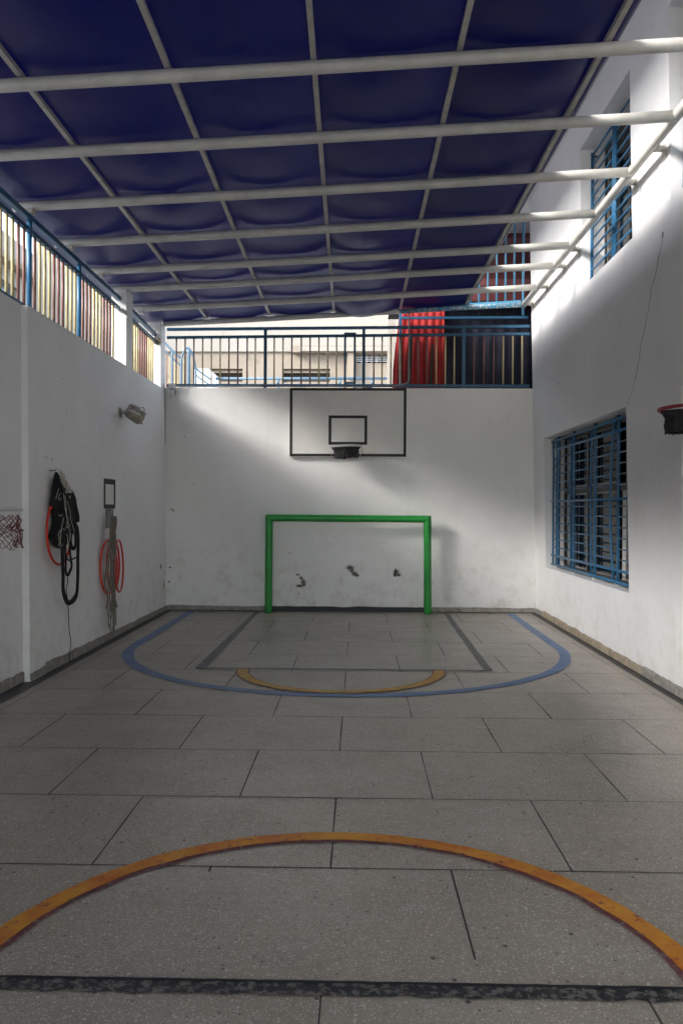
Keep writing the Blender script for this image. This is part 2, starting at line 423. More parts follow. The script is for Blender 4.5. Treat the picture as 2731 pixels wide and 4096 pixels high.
def f_lane(bm):
    n = 40
    for xa, xb, w0, w1 in ((-1.585, -1.575, .115, .075), (1.31, 1.365, .09, .08)):
        PA, PB = [], []
        for k in range(n+1):
            t = k/n; x = xa+(xb-xa)*t; w = w0+(w1-w0)*t; e = .008*noise.noise(Vector((t*20, xa, 0)))
            PA.append((x-w/2+e, 8.06+4.4*t)); PB.append((x+w/2+e, 8.06+4.4*t))
        strip(bm, PA, PB, .004)
floor_mark('grey_floor_line', f_lane, 'greypaint', 'two worn grey lane lines running to the goal')
def f_lane2(bm):
    n = 60; strip(bm, [(-1.64+2.99*k/n, 8.075+.006*noise.noise(Vector((k*.9, 0, 0)))) for k in range(n+1)], [(-1.64+2.99*k/n, 8.035+.012*noise.noise(Vector((k*.7, 5, 0)))) for k in range(n+1)], .0055)
floor_mark('black_floor_line', f_lane2, 'greypaint', 'thin dark line closing the lane')
def f_black(bm):
    n = 160
    strip(bm, [(-2.8+5.4*k/n, 2.722+.006*noise.noise(Vector((k*.5, 0, 0)))) for k in range(n+1)],
          [(-2.8+5.4*k/n, 2.648+.016*noise.noise(Vector((k*.45, 7, 0)))) for k in range(n+1)], .0055)
def f_black2(bm):
    n = 160
    strip(bm, [(-2.8+5.4*k/n, 2.727+.003*noise.noise(Vector((k*.5, 0, 0)))) for k in range(n+1)],
          [(-2.8+5.4*k/n, 2.712+.008*noise.noise(Vector((k*.6, 17, 0)))) for k in range(n+1)], .0075)
floor_mark('black_floor_line', f_black2, 'skirt_black', 'solid dark upper edge of the black line across the foreground')
floor_mark('black_floor_line', f_black, 'blackpaint', 'black worn line across the foreground')
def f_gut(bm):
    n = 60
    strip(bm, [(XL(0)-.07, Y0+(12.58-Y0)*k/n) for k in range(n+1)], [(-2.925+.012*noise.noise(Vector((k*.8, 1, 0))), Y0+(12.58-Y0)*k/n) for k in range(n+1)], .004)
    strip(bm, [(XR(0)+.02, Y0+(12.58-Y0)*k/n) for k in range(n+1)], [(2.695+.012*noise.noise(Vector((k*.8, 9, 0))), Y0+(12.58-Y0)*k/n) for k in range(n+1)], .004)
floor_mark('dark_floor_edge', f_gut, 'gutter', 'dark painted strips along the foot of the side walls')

# ------------------------------------------------------------------ walls
def rag_skirt(bm, P0, P1, nrm, th, h0, h1, amp, seed, gap=.012):
    """cement skirting with an uneven top edge"""
    P0, P1 = Vector(P0), Vector(P1); L = (P1-P0).length; n = int(L/.035); nv = Vector(nrm)
    fr, ft, bt, bb = [], [], [], []
    for k in range(n+1):
        t = k/n; p = P0.lerp(P1, t)
        h = h0+(h1-h0)*t+amp*noise.noise(Vector((t*L*3.1, seed, 0)))+amp*.6*noise.noise(Vector((t*L*13, seed, 4)))
        q = p+nv*(th+.004*noise.noise(Vector((t*L*5, seed, 9))))
        fr.append(bm.verts.new((*q, gap))); ft.append(bm.verts.new((*q, h))); bt.append(bm.verts.new((*(p-nv*.01), h+.006)))
        bb.append(bm.verts.new((*(p-nv*.01), gap)))
    for i in range(n):
        bm.faces.new((fr[i], fr[i+1], ft[i+1], ft[i])); bm.faces.new((ft[i], ft[i+1], bt[i+1], bt[i])); bm.faces.new((bb[i], fr[i], fr[i+1], bb[i+1]))
# left wall: near stretch set back 6 cm
ys = [Y0, 2, 4, 6, 7.34]; zs = [0, 1.2, 2.4, 3.5]
lw = thing('left_wall', 'low white plastered wall on the left under the striped railing', 'wall', (-3.15, 5, 0))
bm = wall_mesh(ys, zs, lambda u, v: False, lambda u, v, d: (XL(v)-.063-(.20 if d else 0), u, v), .2)
part('near_wall_panel', bm, 'wall', lw)
bm = wall_mesh([7.34, 8.6, 9.9, 11.2, YB], zs, lambda u, v: False, lambda u, v, d: (XL(v)-(.24 if d else 0), u, v*(3.49/3.5)), .24)
part('wall_panel', bm, 'wall', lw)
bm = BM(); rag_skirt(bm, (XL(0), 7.71), (XL(0), YB-.02), (1, 0), .02, .105, .075, .016, 1.0)
rag_skirt(bm, (XL(0)-.0, 7.34), (XL(0)-.0, 7.70), (1, 0), .006, .075, .085, .012, 2.0)
rag_skirt(bm, (XL(0)-.063, Y0), (XL(0)-.063, 7.33), (1, 0), .014, .085, .095, .018, 3.0); part('skirting', bm, 'skirt', lw)
def blob(bm, place, cu, cv, ru, rv, seed, lift=.003, n=16):
    vs = []
    for k in range(n):
        t = 2*PI*k/n; r = 1+.75*noise.noise(Vector((math.cos(t)*1.9+seed, math.sin(t)*1.9, seed*3)))
        vs.append(bm.verts.new(place(cu+ru*r*math.cos(t), cv+rv*r*math.sin(t), lift)))
    bm.faces.new(vs)
LP = lambda u, v, l: (XL(v)+l, u, v)
BP = lambda u, v, l: (u, YB-l, v)
RP = lambda u, v, l: (XR(v)-l, u, v)
bm = BM()
for (u, v, a, b, s) in ((12.25, .72, .05, .035, 1), (12.42, .42, .03, .07, 2), (8.9, 2.3, .008, .006, 3), (10.0, 1.9, .008, .008, 4), (8.3, 2.6, .008, .01, 5), (11.1, 2.2, .006, .01, 6), (7.9, 2.1, .01, .012, 7), (7.75, 2.11, .012, .01, 8), (9.4, .9, .008, .006, 9), (10.6, .38, .01, .008, 10), (8.2, 2.95, .01, .006, 11)):
    blob(bm, LP, u, v, a, b, s)
part('paint_chips', bm, 'chip', lw)
bm = BM(); tube(bm, smooth_path([(XL(z)+.002, 12.585+.006*math.sin(z*9), z) for z in (3.5, 3.2, 2.95, 2.75, 2.64)]), [.004]*25, 6); part('corner_crack', bm, 'crack', lw)


# pillars on the left wall
for nm, y0, y1, lb in (('pillar', 10.5, 10.79, 'white square pillar on the left wall between the two railing sections'),
                       ('pillar', 12.35, 12.62, 'white corner pillar with a rusted bolt hole where left and back walls meet')):
    p = thing(nm, lb, 'pillar', (-3.16, (y0+y1)/2, 3.49), 'white pillars on the left wall')
    bm = BM(); box(bm, -3.27, XL(4)+.001, y0, y1, 3.485, 4.50, .008); part('shaft', bm, 'wall', p)
    if y0 > 12:
        bm = BM(); blob(bm, lambda u, v, l: (u, y0-l, v), -3.13, 4.21, .07, .055, 4.4); blob(bm, lambda u, v, l: (u, y0-l, v), -3.19, 4.32, .025, .04, 5.1)
        part('rust_patch', bm, 'chip', p)
    else:
        bm = BM(); tube(bm, smooth_path([(-3.17, 10.44, 4.24), (-3.15, 10.486, 4.21), (-3.1, 10.488, 4.19), (-3.05, 10.489, 4.13)]), .018, 8); part('pipe_stub', bm, 'pipe', p)

# back wall
bw = thing('back_wall', 'white end wall behind the goal and basketball backboard', 'wall', (0, YB, 0))
us = [-3.27, -1.5, 0, 1.5, 2.95]
bm = wall_mesh(us, [0, 1.2, 2.4, 3.52], lambda u, v: False, lambda u, v, d: (u, YB+(.2 if d else 0), v), .2); part('wall_panel', bm, 'wall_back', bw)
bm = BM(); rag_skirt(bm, (XL(0)+.02, YB), (-1.36, YB), (0, -1), .018, .085, .07, .008, 5); rag_skirt(bm, (1.03, YB), (XR(0)-.02, YB), (0, -1), .018, .08, .075, .007, 6)
part('skirting', bm, 'skirt', bw)
bm = BM(); rag_skirt(bm, (-1.36, YB), (1.03, YB), (0, -1), .019, .078, .074, .012, 8, .004); part('skirting', bm, 'skirt_black', bw, 'black painted skirting between the goal posts')
bm = BM()
box(bm, XL(0), XR(0), YB-.016, YB-.001, .001, .012)
part('floor_gap', bm, 'void', bw)
chips = [(-.14, .70, .045, .03, 1), (-.105, .66, .03, .04, 2), (-.05, .60, .04, .03, 3), (-.02, .575, .03, .02, 4), (.60, .63, .035, .045, 5), (.625, .585, .045, .02, 6), (.575, .60, .02, .04, 7),
         (-.86, .46, .035, .03, 8), (-.92, .40, .05, .022, 9), (-.86, .415, .03, .02, 10), (-.90, .53, .022, .02, 11), (-.96, .58, .02, .013, 12), (-.93, .575, .012, .01, 13), (-.94, .28, .01, .01, 14), (-.88, .50, .015, .02, 15)]
bm = BM()
for u, v, a, b, s in chips: blob(bm, BP, u, v, a*1.5, b*1.5, s+40, .002)
part('lifted_paint', bm, 'chip_rim', bw)
bm = BM()
for u, v, a, b, s in chips: blob(bm, BP, u, v, a, b, s, .0045)
for u, v, a, b, s in ((-2.95, 1.60, .02, .012, 20), (-2.92, 1.575, .01, .02, 21), (-2.97, .68, .02, .012, 22), (-2.99, .45, .015, .02, 23), (-1.08, .92, .012, .01, 24), (-2.6, 2.0, .006, .01, 25), (-1.75, .8, .005, .006, 26), (-2.4, 2.35, .006, .006, 27), (-2.75, 2.75, .004, .02, 28), (.2, .85, .006, .004, 29), (-.35, .36, .005, .005, 30), (-2.9, .36, .01, .006, 31)):
    blob(bm, BP, u, v, a, b, s, .0045)
part('paint_chips', bm, 'chip', bw)

# right wall with four real window openings
WINS = [(8.26, 11.90, .77, 2.68), (3.3, 6.88, .77, 2.68), (8.0, 9.78, 4.32, 5.99), (5.2, 7.02, 4.32, 5.99)]
rw = thing('right_wall', 'tall white building wall on the right with barred windows', 'wall', (2.9, 5, 0))
us = sorted({Y0, 12.6} | {a for w in WINS for a in w[:2]}); vs = sorted({0, 8.2} | {a for w in WINS for a in w[2:]})
bm = wall_mesh(us, vs, lambda u, v: any(w[0] < u < w[1] and w[2] < v < w[3] for w in WINS), lambda u, v, d: (XR(v)+(.42 if d else 0), u, v), .3)
part('wall_panel', bm, 'wall_right', rw)
bm = BM(); box(bm, .30, XR(6.45)+.001, Y0, 14.2, 6.45, 6.63); part('shading_eave', bm, 'wall_right', rw)  # eave at the ledge line; unseen reach added to shade the upper wall
bm = BM(); rag_skirt(bm, (XR(0), 12.58), (XR(0), 12.1), (-1, 0), .02, .075, .08, .006, 3); rag_skirt(bm, (XR(0), 7.86), (XR(0), Y0), (-1, 0), .026, .095, .10, .012, 5)
part('skirting', bm, 'skirt', rw)
bm = BM(); rag_skirt(bm, (XR(0), 12.09), (XR(0), 7.87), (-1, 0), .022, .10, .085, .018, 4); part('skirting', bm, 'skirt_tan', rw, 'tan bare cement skirting with a broken edge')
bm = BM()
P = [RP(u, v, .0015) for u, v in ((7.22, 4.06), (7.25, 3.98), (7.33, 3.90), (7.38, 3.80), (7.50, 3.68), (7.56, 3.55), (7.64, 3.44), (7.70, 3.33), (7.80, 3.23), (7.85, 3.1), (7.93, 2.98), (8.02, 2.86), (8.10, 2.78), (8.21, 2.69))]
P = smooth_path(P, 5)
P = [p+Vector((0, .012*noise.noise(p*17), .012*noise.noise(p*13+Vector((5, 5, 5))))) for p in P]
tube(bm, P, [.0045*(.35+.9*abs(noise.noise(p*9)))*(1-.5*i/len(P)) for i, p in enumerate(P)], 5)
part('crack', bm, 'crack', rw)
bm = BM(); blob(bm, RP, 7.21, 4.08, .022, .030, 3); blob(bm, RP, 11.0, 3.35, .02, .015, 6); part('paint_chips', bm, 'plate', rw)

# windows set in the right wall
def window(w, label, lower):
    y0, y1, z0, z1 = w; xw = XR((z0+z1)/2)+.28
    t = thing('window', label, 'window', (xw, (y0+y1)/2, z0), 'windows in the right wall')
    e = .004
    bm = BM()
    fw = .045
    n = 3 if lower else 2
    box(bm, xw, xw+.034, y0+e, y1-e, z0+e, z0+fw); box(bm, xw, xw+.034, y0+e, y1-e, z1-fw, z1-e)
    tz = z0+1.08 if lower else None
    ysm = [y0+e+(y1-y0-2*e)*k/n for k in range(n+1)]
    for k, y in enumerate(ysm):
        a = y if k == 0 else y-fw*.5; b = y if k == n else y+fw*.5
        a, b = (y, y+fw) if k == 0 else ((y-fw, y) if k == n else (y-fw*.5, y+fw*.5))
        box(bm, xw+.002, xw+.032, a, b, z0+fw, z1-fw)
    if tz:
        for k in range(n):
            box(bm, xw+.004, xw+.030, ysm[k]+fw, ysm[k+1]-fw, tz, tz+.09)
    fr = part('window_frame', bm, 'frame', t)
    # sashes and glass, curtains hang behind; some sashes slid open leave dark gaps
    for k in range(n):
        for (za, zb) in (((z0+fw, tz), (tz+.09, z1-fw)) if tz else ((z0+fw, z1-fw),)):
            ya, yb = ysm[k]+fw+.003, ysm[k+1]-fw-.003
            slid = .22*(yb-ya) if (k % 2 == 0) else .02*(yb-ya)
            s0, s1 = ya, yb-slid
            bm = BM(); f2 = .022; xa, xb = xw+.010+.008*(k % 2), xw+.020+.008*(k % 2)
            box(bm, xa, xb, s0, s1, za+.003, za+f2); box(bm, xa, xb, s0, s1, zb-f2, zb-.003)
            box(bm, xa, xb, s0, s0+f2, za+f2, zb-f2); box(bm, xa, xb, s1-f2, s1, za+f2, zb-f2)
            sa = part('sash', bm, 'alu', t)
            bm = BM(); box(bm, (xa+xb)/2-.002, (xa+xb)/2+.002, s0+f2+.001, s1-f2-.001, za+f2+.001, zb-f2-.001)
            part('pane', bm, 'pane', sa)
    # curtains: gathered cloth in folds close behind the glass, drawn unevenly
    for (za, zb, gap) in (((z0+.03, tz+.04, .04), (tz+.04, z1-.02, .26)) if tz else ((z0+.03, z1-.02, .3),)):
        bm = BM()
        for k in range(n):
            ya = ysm[k]+.03; yb = ysm[k+1]-.03-gap*(yb_:=ysm[k+1]-ysm[k])*(1 if k != 1 else .8)
            m_ = 40; A = []; B = []
            for i in range(m_+1):
                y = ya+(yb-ya)*i/m_; x = xw+.046+.005*math.sin(i*.75+k)+.002*math.sin(i*.31)
                A.append(bm.verts.new((x, y, za))); B.append(bm.verts.new((x, y, zb)))
            for i in range(m_):
                f = bm.faces.new((A[i], A[i+1], B[i+1], B[i])); f.smooth = True
        part('curtain', bm, 'curtain', t)
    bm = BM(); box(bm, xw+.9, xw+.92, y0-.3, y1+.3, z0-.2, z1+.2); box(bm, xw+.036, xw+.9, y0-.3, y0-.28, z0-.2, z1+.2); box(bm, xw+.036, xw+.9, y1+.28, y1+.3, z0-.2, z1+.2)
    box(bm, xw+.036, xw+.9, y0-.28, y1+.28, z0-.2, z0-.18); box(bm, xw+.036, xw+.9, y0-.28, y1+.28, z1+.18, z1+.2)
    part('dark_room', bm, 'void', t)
    return t
def pane_mat():
    m, t, b = base('window_glass'); b.inputs['Base Color'].default_value = (.9, .92, .92, 1); b.inputs['Roughness'].default_value = .06
    tr = t.nodes.new('ShaderNodeBsdfTransparent'); tr.inputs[0].default_value = (.9, .92, .91, 1)
    gl = t.nodes.new('ShaderNodeBsdfGlossy'); gl.inputs['Roughness'].default_value = .05
    fr = t.nodes.new('ShaderNodeFresnel'); fr.inputs[0].default_value = 1.5
    mx = t.nodes.new('ShaderNodeMixShader'); t.links.new(fr.outputs[0], mx.inputs[0]); t.links.new(tr.outputs[0], mx.inputs[1]); t.links.new(gl.outputs[0], mx.inputs[2])
    t.links.new(mx.outputs[0], t.nodes['Material Output'].inputs[0]); return m
M['pane'] = pane_mat()
window(WINS[0], 'wide curtained ground floor window with a dark frame behind the blue grille', True)
window(WINS[1], 'ground floor window near the right edge, mostly outside the frame', True)
window(WINS[2], 'upper floor curtained window above the white side pipe', False)
window(WINS[3], 'nearer upper floor window at the top right edge', False)

def bar_r(bm, p, q, r): tube(bm, [p, q], r, 8)
def grille_low(w, label):
    y0, y1, z0, z1 = w; xg = XR(1.7)+.115
    g = thing('window_grille', label, 'grille', (xg, (y0+y1)/2, z0), 'blue window grilles')
    zb, zt = z0+.055, z1-.055
    posts = [y1-.29, y1-1.10, y1-2.06, y1-2.94]
    for y in posts:
        bm = BM(); tube(bm, [(xg+.018, y, z0+.002), (xg+.018, y, z1-.002)], .021, 8); part('post', bm, 'blue', g)
        bm = BM(); blob_box(bm, (xg+.018, y, z0+.012)); part('plaster_foot', bm, 'chip_rim', g)
    for z in (zt, zt-.13, zb+.13, zb):
        bm = BM(); tube(bm, [(xg-.014, y0+.02, z), (xg-.014, y1+.035 if z == zt else y1-.02, z)], .017, 8); part('rail', bm, 'blue', g)
    zm = (zb+zt)/2+.02
    bm = BM(); tube(bm, [(xg-.014, y0+.02, zm), (xg-.014, y1-.0, zm)], .014, 8); part('rail', bm, 'blue', g)
    # panels of thin bars between their own uprights
    edges = [(y1-.03, y1-.245), (y1-.34, y1-1.02), (y1-1.17, y1-1.97), (y1-2.14, y1-2.84), (y1-3.0, y0+.03)]
    nrow = 13; dz = (zt-.13-zb-.13)/nrow
    for i, (ya, yb) in enumerate(edges):
        for j, y in enumerate((ya, yb)):
            bend = .07 if (i == 3 and j == 1) else (.02 if (i in (1, 2) and j == 1) else 0)
            pts = [(xg-.0-.3*bend*math.sin(PI*k/12), y+bend*math.sin(PI*k/12), zb+(zt-zb)*k/12) for k in range(13)]
            bm = BM(); tube(bm, pts, .013 if bend < .05 else .016, 8); part('upright', bm, 'blue', g)
        for k in range(1, nrow):
            if k == 7: continue
            z = zb+.13+dz*k; yy = yb+(.07*math.sin(PI*(z-zb)/(zt-zb)) if i == 3 else 0)
            zz = .004*noise.noise(Vector((k*1.7, i*2.3, 0)))
            bm = BM(); tube(bm, [(xg, ya, z+zz), (xg, yy, z-zz)], .0095, 6); part('bar', bm, 'blue', g)
    return g
def blob_box(bm, c):
    x, y, z = c; r = bmesh.ops.create_icosphere(bm, subdivisions=2, radius=.032, matrix=Matrix.Translation(c))
    for v in r['verts']:
        d = v.co-Vector(c); v.co = Vector(c)+Vector((d.x, d.y, d.z*.45))*(1+.5*noise.noise(v.co*40))
grille_low(WINS[0], 'blue steel window grille with one bowed bar over the wide ground floor window')
grille_low(WINS[1], 'blue steel window grille at the right edge beside the red hoop')
def grille_up(w, label):
    y0, y1, z0, z1 = w; xg = XR(5)+.12
    g = thing('window_grille', label, 'grille', (xg, (y0+y1)/2, z0), 'blue window grilles')
    ym = (y0+y1)/2
    for ya, yb in ((y1-.04, ym+.035), (ym-.035, y0+.04)):
        for y in (ya, yb):
            bm = BM(); tube(bm, [(xg, y, z0+.04), (xg, y, z1-.06)], .020, 8); part('upright', bm, 'blue', g)
        n = 12
        for k in range(n+1):
            z = z0+.07+(z1-z0-.16)*k/n
            bm = BM(); tube(bm, [(xg, ya, z), (xg, yb, z)], .013, 8); part('bar', bm, 'blue', g)
    for y in (y1-.04, ym):
        bm = BM(); tube(bm, [(xg, y, z0+.1), (xg+.06, y, z0+.1)], .012, 6); tube(bm, [(xg, y, z1-.1), (xg+.06, y, z1-.1)], .012, 6); part('fixing', bm, 'blue_dark', g)
    return g
grille_up(WINS[2], 'blue grille of close horizontal bars over the upper floor window')
grille_up(WINS[3], 'blue grille over the nearer upper window at the top right edge')

# ------------------------------------------------------------------ canopy
ZB = lambda x: 4.685+.0535*x
XP = 2.56
BY = [12.56, 11.57, 10.55, 9.74, 8.70, 7.64, 6.56, 5.52, 4.46, 3.4, 2.35, 1.3, .2, -.9, -2.0, -3.3, -4.6, -6.0, -7.4, -8.8]
PX = [(-2.36, -2.40), (-1.33, -1.41), (-.32, -.40), (.68, .64), (1.69, 1.66)]   # x at y=5 and at y=12.4
def px(i, y): a, b = PX[i]; return a+(b-a)*(y-5)/7.4
fr = thing('canopy_frame', 'white steel canopy frame of round cross pipes and thin lengthwise tubes', 'frame', (0, 5, 4.7))
R_ = .046
for k, y in enumerate(BY):
    x0 = -3.33; x1 = XP
    if k == 0:
        x0 = -3.08
        bm = BM(); tube(bm, [(x0+(.62-x0)*i/8, y, ZB(x0+(.62-x0)*i/8)-.005*math.sin(PI*i/8)) for i in range(9)], R_*.9, 14); part('cross_pipe', bm, 'pipe', fr)
        bm = BM(); tube(bm, [(.62, y, ZB(.62)), (1.6, y, ZB(1.6)+.004), (XP, y, ZB(XP))], R_*.82, 14); part('cross_pipe', bm, 'peel', fr, 'end pipe with white paint peeling off blue')
        bm = BM(); tube(bm, [(1.2, y+.02, ZB(1.2)+.05), (XP-.05, y+.02, ZB(XP)+.055)], .017, square=True); part('edge_strip', bm, 'blue_light', fr)
        continue
    n = 10; bm = BM()
    tube(bm, [(x0+(x1-x0)*i/n, y, ZB(x0+(x1-x0)*i/n)-.006*math.sin(PI*i/n)) for i in range(n+1)], R_*.98, 16)
    part('cross_pipe', bm, 'pipe', fr)
    bm = BM(); box(bm, -3.21, -3.13, y-.035, y+.035, 4.44, ZB(-3.17)-R_+.01); part('support_block', bm, 'pipe', fr)
for i in range(5):
    bm = BM(); tube(bm, [(px(i, y)+.004*noise.noise(Vector((y, i, 0))), y, ZB(px(i, y))+R_+.020) for y in (12.58, 11.0, 9.5, 8, 6.5, 5, 3.5, 2, 0, -4.8, -8.95)], .019, square=True)
    part('purlin', bm, 'purlin', fr)
bm = BM(); tube(bm, [(XP, 12.62, ZB(XP)+.0), (XP, 8, ZB(XP)+.003), (XP, -8.95, ZB(XP))], R_*.95, 16); part('side_pipe', bm, 'pipe', fr)
for y in (12.45, 11.52, 10.55, 9.87, 7.86, 7.13, 5.1, 3.6, 1.6):
    xw = XR(4.8)
    bm = BM(); tube(bm, [(XP+.02, y, ZB(XP)-.005), (xw-.006, y, ZB(XP)-.005)], .034, 10); br = part('bracket_arm', bm, 'pipe', fr)
    bm = BM(); box(bm, xw-.010, xw-.001, y-.05, y+.05, 4.72, 4.91, .002); part('wall_plate', bm, 'pipe', br)

# tarpaulin, laid over the frame, sagging in every bay
def tarp():
    bm = BM(); xs0 = -3.58
    bx = [xs0, None, None, None, None, None, 1.0]
    NX, NY = 15, 13
    by = BY[:]; rows = []
    def edgeX(y): return 1.785-.010*(y-5)
    grid = []
    ylist = []
    for k in range(len(by)-1):
        for j in range(NY): ylist.append((by[k]+(by[k+1]-by[k])*j/NY, k, j/NY))
    ylist.append((by[-1], len(by)-2, 1.0))
    for (y, k, v) in ylist:
        xs = [xs0]+[px(i, y) for i in range(5)]+[edgeX(y)]
        row = []
        for c in range(6):
            nn = NX if c < 5 else 4
            for i in range(nn+(1 if c == 5 else 0)):
                u = i/nn; x = xs[c]+(xs[c+1]-xs[c])*u
                sx = math.sin(PI*u)**.8 if 0 < u < 1 else 0
                sy = math.sin(PI*v)**.9 if 0 < v < 1 else 0
                rnd = noise.noise(Vector((c*3.7, k*5.1, 2)))
                amp = max(.004, .020+.055*rnd)*(1.25 if k < 7 else .8)
                if c == 0: amp = .03
                if c == 5: amp = .006; sx *= .1
                if k == 0 and c == 3: amp = .09; sy = math.sin(PI*min(1, v*1.15+.12))**1.0 if v < .75 else sy
                sk = 1+.7*noise.noise(Vector((x*1.1, y*.9, c*.3)))
                z = ZB(x)+R_+.048-sx*(.032+amp*sy*sk)
                if k == 0 and c == 3: z -= .05*sx*max(0, 1-v*3.2)
                z += .006*noise.noise(Vector((x*5, y*2.2, 3)))*(sx+.1)
                if k == 0: z -= .03*max(0, 1-v*5)
                row.append(bm.verts.new((x, y+(.05 if (k == 0 and v == 0) else 0), z)))
        grid.append(row)
    for a, b in zip(grid, grid[1:]):
        for i in range(len(a)-1):
            f = bm.faces.new((a[i], a[i+1], b[i+1], b[i])); f.smooth = True
    o = single('tarpaulin', bm, 'tarp', 'navy blue tarpaulin stretched and sagging over the canopy frame', 'tarpaulin', (0, 5, 4.75))
    so = o.modifiers.new('thickness', 'SOLIDIFY'); so.thickness = .003; so.offset = 1
tarp()

# ------------------------------------------------------------------ railings
def railing(name, label, axis, fixed, a0, a1, post_at, bar_pos, colour, z_top, z_mid, z_bot, mats, loc, rtop=.026, end=None):
    g = thing(name, label, 'railing', loc, 'striped railings on top of the walls')
    P = (lambda a, z, o=0: (fixed+o, a, z)) if axis == 'y' else (lambda a, z, o=0: (a, fixed+o, z))
    for nm, zz, r in (('top_rail', z_top, rtop), ('middle_rail', z_mid, .021), ('bottom_rail', z_bot, .021)):
        z0, z1 = zz if isinstance(zz, tuple) else (zz, zz)
        bm = BM(); tube(bm, [P(a0, z0), P(a1, z1)], r, square=True); part(nm, bm, mats[0], g)
    zt = z_top[0] if isinstance(z_top, tuple) else z_top; zt1 = z_top[1] if isinstance(z_top, tuple) else z_top
    zm = z_mid[0] if isinstance(z_mid, tuple) else z_mid; zm1 = z_mid[1] if isinstance(z_mid, tuple) else z_mid
    zb = z_bot
    L = lambda a, p, q: p+(q-p)*(a-a0)/(a1-a0)
    for a in post_at:
        bm = BM(); tube(bm, [P(a, zb-(.055 if axis == 'x' else .02)), P(a, L(a, zt, zt1)-rtop-.0015)], .0235, square=(axis == 'x'), seg=12); part('post', bm, mats[1], g)
    for a, c in zip(bar_pos, colour):
        bm = BM(); tube(bm, [P(a, zb+.0215), P(a, L(a, zm, zm1)-.0215)], .0125 if axis == 'x' else .0152, 10); part('bar', bm, c, g)
    return g
# left railing, near section: posts every 11 steps
step = .1245; p0 = 7.62
bars, cols = [], []
for k in range(-46, 24):
    y = p0+step*k
    if k % 11 == 0 or y > 10.43: continue
    bars.append(y); kk = k+7 if k < 0 else k+7
    cols.append({0: 0}.get(0) or None)
seqR = ['brown', 'yellow', 'yellow', 'yellow', 'brown', 'brown', 'brown', 'yellow', 'yellow', 'yellow']
seq2 = ['brown', 'brown', 'brown', 'yellow', 'yellow', 'yellow', 'brown', 'brown', 'brown', 'yellow']
seq3 = ['yellow', 'brown', 'brown', 'brown', 'brown', 'yellow', 'yellow', 'yellow', 'brown', 'brown']
cols = []
for y in bars:
    k = round((y-p0)/step); pn = k//11; j = k-pn*11-1
    cols.append((seqR if pn == 0 else seq2 if pn == 1 else seq3)[j])
railing('striped_railing', 'striped yellow and brown bar railing with blue posts along the left wall', 'y', -3.165, 1.9, 10.49,
        [p0+step*11*k for k in (-4, -3, -2, -1, 0, 1)], bars, cols, (4.43, 4.375), (4.325, 4.245), 3.513, ('blue_dark', 'blue'), (-3.165, 6, 3.5))
bars = [10.88+.122*k for k in range(12) if 10.88+.122*k < 12.3]
railing('striped_railing', 'short striped railing section between the two white pillars on the left', 'y', -3.165, 10.80, 12.34, [],
        bars, ['brown', 'yellow', 'yellow', 'yellow', 'yellow', 'brown', 'brown', 'brown', 'brown', 'yellow', 'yellow', 'yellow'][:len(bars)], (4.37, 4.31), (4.235, 4.21), 3.513, ('blue_dark', 'blue'), (-3.165, 11.5, 3.5))
# back railing
bx = [-2.91, -2.77, -2.63, -2.49, -2.35, -2.21, -2.07, -1.93, -1.78, -1.65, -1.35, -1.21, -1.07, -.92, -.78, -.64, -.50, -.36, .23, .36, .50, .645, .785, .93, 1.07, 1.215, 1.36, 1.5, 1.81, 1.965, 2.12, 2.27, 2.42, 2.565]
bc = 'b b b y y y b b b y y y b b b y y y b y y y b b b y y y b b b y y y'.split()
X_ = .995
rg = railing('striped_railing', 'long striped railing with blue rails on top of the back wall above the backboard', 'x', 12.70, -3.06, XR(4)-.02,
        [-1.49, .07, 1.65], bx, [{'b': 'brown', 'y': 'yellow'}[c] for c in bc], (4.465, 4.515), (4.335, 4.395), 3.575, ('blue_dark', 'blue_dark'), (0, 12.70, 3.52), rtop=.022)
bm = BM()
for x in (-.225, -.072): box(bm, x-.017, x+.017, 12.655, 12.69-.012, 3.53, 4.41)
box(bm, -.208, -.089, 12.656, 12.677, 4.375, 4.409); box(bm, -.208, -.089, 12.656, 12.677, 3.60, 3.63)
single('blue_frame', bm, 'blue_dark', 'narrow upright blue frame fixed to the back railing above the backboard', 'frame', (-.15, 12.66, 3.53))
# higher rail and post at the right of the back railing
hg = thing('upper_rail', 'single rusty blue rail with end posts above the right half of the back railing', 'rail', (1.6, 12.82, 3.5))
bm = BM(); tube(bm, [(.66, 12.82, 4.675), (XR(4.6)-.01, 12.82, 4.685)], .019, square=True); part('rail', bm, 'blue_dark', hg)
bm = BM(); tube(bm, [(.655, 12.86, 3.53), (.655, 12.86, 4.75)], .022, square=True); part('post', bm, 'blue_dark', hg)
# conduit and cables
bm = BM(); tube(bm, smooth_path([(.775, 12.50, 4.70), (.78, 12.66, 4.62), (.785, 12.665, 4.3), (.78, 12.665, 4.0), (.785, 12.66, 3.75), (.76, 12.64, 3.62), (.6, 12.64, 3.575), (.2, 12.645, 3.565)]), .012, 8)
single('conduit', bm, 'plate', 'thin grey conduit running down past the red curtain onto the back wall', 'conduit', (.78, 12.66, 3.6))
bm = BM(); tube(bm, smooth_path([(-3.02, 12.63, 3.56), (-2.8, 12.635, 3.552), (-2.4, 12.63, 3.545), (-2.0, 12.64, 3.55), (-1.7, 12.63, 3.562), (-1.4, 12.635, 3.575), (-1.0, 12.64, 3.55), (-.6, 12.64, 3.556), (-.2, 12.645, 3.556), (.2, 12.64, 3.54)]), .011, 8)
single('cable', bm, 'cable_grey', 'taped grey cable lying along the foot of the back railing', 'cable', (-1.4, 12.63, 3.53))

